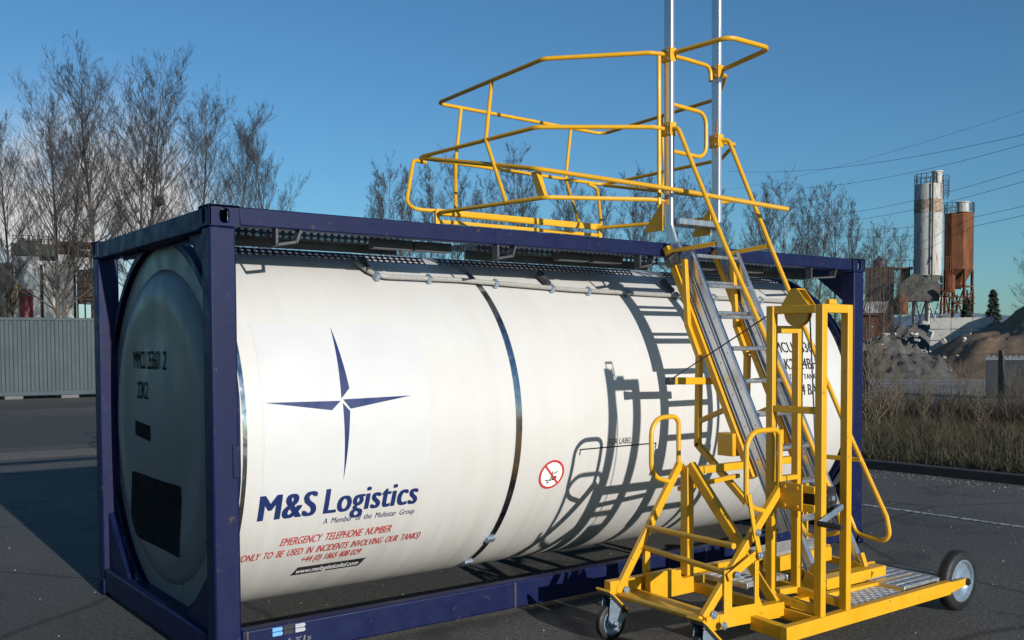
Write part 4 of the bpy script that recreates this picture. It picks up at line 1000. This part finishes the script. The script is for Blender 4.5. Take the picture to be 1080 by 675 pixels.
def cage_ladder(parent, px, py0, py1, cage0, cage1, t, mat):
    bm = BM(); a = P3(px, t, py0); b2 = P3(px, t, py1); a.z, b2.z = b2.z, a.z
    lo_, hi_ = (a, b2) if a.z < b2.z else (b2, a)
    for s in (-.22, .22): beam(bm, Vector((lo_.x, lo_.y, lo_.z))+u*s, Vector((lo_.x, lo_.y, hi_.z))+u*s, .06, .06)
    z = lo_.z
    while z < hi_.z: beam(bm, Vector((lo_.x, lo_.y, z))-u*.22, Vector((lo_.x, lo_.y, z))+u*.22, .03, .03); z += .3
    z0, z1 = sorted((zz(cage0), zz(cage1))); z = z0
    while z <= z1:
        tube(bm, [Vector((lo_.x, lo_.y, z))+u*.36*math.cos(q)-v*(.1+.7*math.sin(q)) for q in np.linspace(0, math.pi, 8)], .03, 0, False, 4); z += .55
    for q in np.linspace(0, math.pi, 5):
        c = Vector((lo_.x, lo_.y, 0))+u*.36*math.cos(q)-v*(.1+.7*math.sin(q)); beam(bm, c+Vector((0, 0, z0)), c+Vector((0, 0, z1)), .05, .03)
    obj('caged_ladder', bm, mat, parent)
cage_ladder(S1, 995.5, 192, 212, 188, 209, -.2, 'darksteel')
bm = BM(); beam(bm, P3(982, -1.62, 320), P3(982, -1.62, 196), .14, .14); beam(bm, P3(979.5, -1.62, 280), P3(983, -1.62, 262), .06, .06); obj('fill_pipe', bm, 'rubble', S1)
bm = BM()
for y in (291, 300): tube(bm, [(cx_.x+rS*1.02*math.cos(q), cx_.y+rS*1.02*math.sin(q), zz(y)) for q in np.linspace(0, 6.283, 24)[:-1]], .05, 0, True, 5)
obj('ring_beam', bm, 'silowhite', S1)
S2 = thing('rusty_silo', 'shorter rust-brown faceted silo with a small cap beside the white silo', 'silo', tuple(o+u*sx(1010)))
c2 = o+u*sx(1010.2)+v*1.5; r2 = sx(1026)-sx(1010)
bm = BM(); lathe(bm, [(zz(285), r2), (zz(226), r2), (zz(226), 0)], (c2.x, c2.y, 0), (0, 0, 1), 8, False); obj('silo_body', bm, 'rust', S2, bevel=.04)
bm = BM(); lathe(bm, [(zz(305), .3), (zz(285), r2-.03)], (c2.x, c2.y, 0), (0, 0, 1), 8, False); obj('cone', bm, 'rust', S2)
legs(S2, c2, r2*.96, zz(285), 'rust', 4, .9)
railing(S2, c2, r2*.97, zz(226), 'darksteel')
cf = o+u*sx(1013.5)+v*.4
bm = BM(); lathe(bm, [(zz(226), .62), (zz(216.5), .62), (zz(216.5), .74), (zz(215.4), .74), (zz(214.6), 0)], (cf.x, cf.y, 0), (0, 0, 1), 20); obj('filter_cap', bm, 'silowhite', S2)
bm = BM(); lathe(bm, [(zz(309), .0), (zz(309), .55), (zz(292), .55), (zz(288), .0)], (c2.x-u.x*.9-v.x*1.6, c2.y-u.y*.9-v.y*1.6, 0), (0, 0, 1), 16); obj('dust_pot', bm, 'rust', S2)
bm = BM()
for y in (272, 277): beam(bm, P3(996, -.6, y), P3(1003, -.6, y), .06, .06)
for x in (996.5, 998.5, 1001, 1003): beam(bm, P3(x, -.6, 310), P3(x, -.6, 272), .07, .07)
obj('stair_frame', bm, 'rust', S2)
HB = thing('weigh_house', 'rusty platform and small grey conveyor housing at the foot of the silos', 'plant housing', tuple(o+u*sx(966)))
bm = BM(); prism(bm, [P3(945, -2, 302), P3(962, -2, 290), P3(966, -2, 290), P3(990, -2, 300), P3(990, -2, 318), P3(945, -2, 318)], v*2.4); obj('housing', bm, 'rubble', HB)
bm = BM(); beam(bm, P3(946, -3, 302.5), P3(963, -3, 290.5), .5, .1); obj('conveyor', bm, 'darksteel', HB)
bm = BM()
for x in (992, 1000, 1008, 1018, 1024): beam(bm, P3(x, -2.5, 332), P3(x, -2.5, 306+rn.random()*8), .13, .13)
for y in (314, 322): beam(bm, P3(990, -2.5, y), P3(1026, -2.5, y+rn.uniform(-2, 2)), .13, .13)
beam(bm, P3(990, -2.6, 305), P3(1012, -2.6, 326), .35, .2); beam(bm, P3(1000, -2.6, 330), P3(1024, -2.6, 309), .15, .15)
obj('steel_platform', bm, 'rust', HB)
bm = BM(); lathe(bm, [(0, 0), (0, .75), (1.6, .75), (2.2, .3), (2.2, 0)], P3(950, -2.6, 330).to_tuple()[:2]+(zz(332),), (0, 0, 1), 18); obj('drum', bm, 'rust', HB)
SH_ = thing('rusty_hopper_shed', 'dark brown rusty hopper shed with a grey tank on top right of the tank frame', 'shed', tuple(o+u*sx(928)))
bm = BM(); 
for i in range(12): wall_box(bm, o, u, v, sx(911+i*2.5), sx(913.35+i*2.5), -1+.05*(i % 2), 3, 0, zz(281))
obj('shed_wall', bm, 'darkrust', SH_, bevel=.03)
bm = BM(); q = o+u*sx(926)+v*1; lathe(bm, [(zz(281), .8), (zz(272), .8), (zz(270), .3), (zz(268), .3), (zz(268), 0)], (q.x, q.y, 0), (0, 0, 1), 20); obj('top_tank', bm, 'darksteel', SH_)
bm = BM(); wall_box(bm, o, u, v, sx(940), sx(962), -.5, 1.5, zz(283), zz(281.5))
for x in range(942, 963, 4): wall_box(bm, o, u, v, sx(x), sx(x+.5), -.5, -.4, zz(281.5), zz(274))
wall_box(bm, o, u, v, sx(940), sx(962), -.5, -.42, zz(274.6), zz(274)); wall_box(bm, o, u, v, sx(949), sx(959), 0, 1.2, zz(300), zz(283)); obj('platform', bm, 'darkrust', SH_)
LS = thing('tiled_lean_to', 'low lean-to with a pale ribbed roof in front of the rusty shed', 'shed', tuple(o+u*sx(922)-v*6))
bm = BM()
for i in range(9):
    x = 912+i*2.6
    prism(bm, [P3(x, -6, 331), P3(x+1.9, -6, 331), P3(x+4.4, -4, 319.5), P3(x+2.5, -4, 319.5)], (0, 0, .08))
obj('roof_sheet', bm, 'concrete', LS)
bm = BM(); prism(bm, [P3(910, -5.9, 332), P3(936, -5.9, 332), P3(939, -3.9, 320.5), P3(913, -3.9, 320.5)], (0, 0, -.1)); wall_box(bm, o, u, v, sx(911), sx(937), -5.4, -4.2, 0, zz(331)); obj('shed_wall', bm, 'rust', LS)

# heaps, blocks, bin
def heap(name, label, cat, c, rx, ry, h, mat, seed, n=46, rough=.12, peak=1.0):
    rn = random.Random(seed); bm = BM(); from mathutils import noise as nzz
    V = []
    for i in range(n+1):
        row = []
        for j in range(n+1):
            x, y = -1+2*i/n, -1+2*j/n; r = math.hypot(x, y)
            z = max(0, 1-r**peak)*h; q = Vector((x*3+seed, y*3, 0))
            z *= 1+.35*nzz.noise(q); z += h*rough*(nzz.noise(q*3)+.6*nzz.noise(q*8)+.4*nzz.noise(q*17)) * min(1, max(0, (1.05-r)*4))
            row.append(bm.verts.new((c.x+x*rx, c.y+y*ry, max(z, 0)-.02)))
        V.append(row)
    for i in range(n):
        for j in range(n):
            f = bm.faces.new((V[i][j], V[i+1][j], V[i+1][j+1], V[i][j+1])); f.smooth = True
    return tag(obj(name, bm, mat, sharp=60), label, cat)
heap('gravel_heap', 'large brown gravel heap at the right edge behind the fence', 'heap', spot(1098, 60), 9.4, 8.6, hz(321, 60, 1080), 'gravel', 4, peak=1.15, rough=.05)
heap('rubble_heap', 'grey rubble heap in front of the silos, left of the concrete wall', 'heap', spot(948, 68), 6.0, 5.5, hz(351, 68, 950), 'rubble', 9, rough=.2, peak=1.4)
heap('rubble_heap', 'pale rubble ridge behind the concrete wall at the foot of the silos', 'heap', spot(1000, 78), 7.5, 5.0, hz(336, 78, 1000), 'rubble', 17, rough=.16, peak=1.5)
heap('soil_heap', 'low dark soil bank between the fence and the rubble', 'heap', spot(930, 58), 4.6, 4.5, hz(357, 58, 940), 'rubble', 23, rough=.22, peak=1.5)
rn = random.Random(77)
bm = BM()
for i in range(260):
    px = rn.uniform(915, 1035); d = rn.uniform(56, 72); c = spot(px, d); c.z = rn.uniform(0, .15)+max(0, hz(rn.uniform(335, 372), d, px))*rn.random()**2
    s = rn.uniform(.08, .38); mtx = Matrix.Translation(c) @ Matrix.Rotation(rn.uniform(0, 3), 4, Vector((rn.random(), rn.random(), 1)).normalized()) @ Matrix.Diagonal((s*rn.uniform(.6, 1.6), s, s*rn.uniform(.3, .8), 1))
    if c.z > .4: c.z *= .5
    bmesh.ops.create_cube(bm, size=1, matrix=mtx)
tag(obj('broken_concrete', bm, 'concrete'), 'broken concrete pieces strewn over the yard and heaps', 'rubble', kind='stuff')
o5, u5, v5 = frame_at(1008, 62); kk = 62/F
for r_, (y0, y1) in enumerate(((335, 347), (347.4, 359), (359.4, 371), (371.4, 384), (384.4, 397))):
    for i in range(3):
        x0 = (979-1008)*kk*.88+i*1.22+(.0 if r_ % 2 else .0); bm = BM(); z0, z1 = hz(y1, 62, 1008), hz(y0, 62, 1008)
        wall_box(bm, o5, u5, v5, x0, x0+1.2, 0, .8, max(z0, 0), z1)
        tag(obj('concrete_block', bm, 'concrete', bevel=.03), ('pale concrete block in the %s row of the stacked bay wall, %s stack' % (('top', 'second', 'middle', 'fourth', 'bottom')[r_], ('left', 'middle', 'right')[i])), 'concrete block', 'concrete blocks of the bay wall')
o6, u6, v6 = frame_at(1066, 33); kk = 33/F
BN = thing('dark_bin', 'dark grey open bin with a pale notched rim at the right edge behind the fence', 'bin', tuple(o6))
zt6 = hz(377, 33, 1066); x0, x1 = (1039-1066)*kk*.86, (1100-1066)*kk*.86
bm = BM(); wall_box(bm, o6, u6, v6, x0, x1, 0, 1.4, 0, zt6); obj('bin_body', bm, 'box', BN, bevel=.02)
bm = BM(); 
for i in range(10): wall_box(bm, o6, u6, v6, x0+(x1-x0)*(i+.1)/10, x0+(x1-x0)*(i+.75)/10, -.03, .06, zt6+.003, zt6+.06)
wall_box(bm, o6, u6, v6, x0-.02, x1+.02, -.04, -.005, zt6-.09, zt6+.002); obj('rim', bm, 'galv', BN)

# power lines across the sky at the right
PL_ = [((840, 182), (1085, 147)), ((870, 198), (1085, 157)), ((880, 228), (1085, 184)), ((880, 236), (1085, 196)), ((915, 244), (1085, 222)), ((918, 252), (1085, 232)), ((800, 196), (1085, 121))]
for i, (a, b2) in enumerate(PL_):
    p, q = at(a[0], a[1], 150), at(b2[0], b2[1], 95); e2 = q+(q-p)*.4; st = p-(q-p)*.55
    pts = [st.lerp(e2, t)-Vector((0, 0, 1))*(2.2*4*t*(1-t)) + Vector((0, 0, 2.0)) for t in np.linspace(0, 1, 14)]
    bm = BM(); tube(bm, pts, .024 if i < 6 else .014, 0, False, 5)
    tag(obj('power_line', bm, 'darksteel'), ('thin power line crossing the sky %s' % ('uppermost of the double pair above the silos', 'second from the top above the white silo', 'passing behind the cap of the white silo', 'just below the white silo cap', 'passing just above the rusty silo', 'lowest of the heavy lines beside the rusty silo', 'faintest and highest of all')[i]), 'power line', 'power lines')

# ------------------------------------------------------------------ wire fence on the verge
FX = 20.3
WF = thing('wire_fence', 'chain-link fence along the back of the grass verge', 'fence', (FX, 4, .1))
bm = BM(); y0f, y1f, z0f, z1f = -2.0, 22., .12, 1.62
V, Fc = [], []
st = .075; y = y0f-(z1f-z0f)
while y < y1f:
    for s in (1, -1):
        a = Vector((FX, y if s > 0 else y+(z1f-z0f), z0f)); b2 = Vector((FX, y+(z1f-z0f) if s > 0 else y, z1f))
        seg3(V, Fc, a, b2, .0045, .0045)
    y += st
for z in (z0f+.02, .85, z1f): seg3(V, Fc, Vector((FX, y0f, z)), Vector((FX, y1f, z)), .004, .004)
pobj('chain_link', V, Fc, 'wire', WF)
bm.free()
for yy in (7.25-1.3, 9.4, 13.2, 17.0, 20.8):
    bm = BM(); beam(bm, (FX+.05, yy, -.1), (FX+.05, yy, 1.70), .10, .10); obj('post', bm, 'bark', WF, bevel=.012)

# ------------------------------------------------------------------ grass
def grass(name, n, x0, x1, ya, yb, h0, h1, wd, seed, mat, label, clump=0, dens=None):
    rn = np.random.default_rng(seed); V = np.zeros((n*3, 3)); 
    x = x0+(x1-x0)*rn.random(n); y = ya+(yb-ya)*rn.random(n)
    if clump:
        nc = clump; cx = x0+(x1-x0)*rn.random(nc); cy = ya+(yb-ya)*rn.random(nc); idx = rn.integers(0, nc, n); x = cx[idx]+rn.normal(0, .13, n); y = cy[idx]+rn.normal(0, .13, n)
        hk = (.5+rn.random(nc))[idx]
    else: hk = .6+.8*rn.random(n)*(.6+.5*np.sin(x*1.7+y*.9)*np.sin(y*1.3))
    x = np.clip(x, 11.19, 21.8)
    z = np.interp(x, [11.15, 13, 17, 22], [.10, .16, .12, .02])-.02
    h = (h0+(h1-h0)*rn.random(n))*np.abs(hk)+.04; a = rn.random(n)*6.283; le = rn.random(n)*h*1.3; b = rn.random(n)*6.283
    w2 = wd*(.5+rn.random(n))
    V[0::3] = np.c_[x-np.cos(a)*w2, y-np.sin(a)*w2, z]; V[1::3] = np.c_[x+np.cos(a)*w2, y+np.sin(a)*w2, z]; V[2::3] = np.c_[x+np.cos(b)*le, y+np.sin(b)*le, z+h]
    Fc = np.arange(n*3).reshape(-1, 3)
    me = bpy.data.meshes.new(name); me.from_pydata(V.tolist(), [], Fc.tolist()); me.materials.append(M[mat]); me.update()
    o = bpy.data.objects.new(name, me); COL.objects.link(o); return tag(o, label, 'grass', kind='stuff')
grass('green_grass', 60000, 11.2, 20.5, -3, 10, .06, .22, .008, 1, 'grass', 'short green grass of the verge behind the kerb')
grass('dry_grass', 40000, 11.2, 18, -3, 10, .05, .26, .006, 2, 'drygrass', 'straw-coloured dry grass tufts on the verge', clump=1100)
grass('tall_weeds', 20000, 17.6, 21.6, -3, 16, .2, .80, .008, 3, 'deadweed', 'tall dead weeds along the wire fence', clump=420)
grass('dead_stalks', 1500, 11.4, 20, -2, 9, .35, .95, .004, 5, 'drygrass', 'single tall dead stalks on the verge')
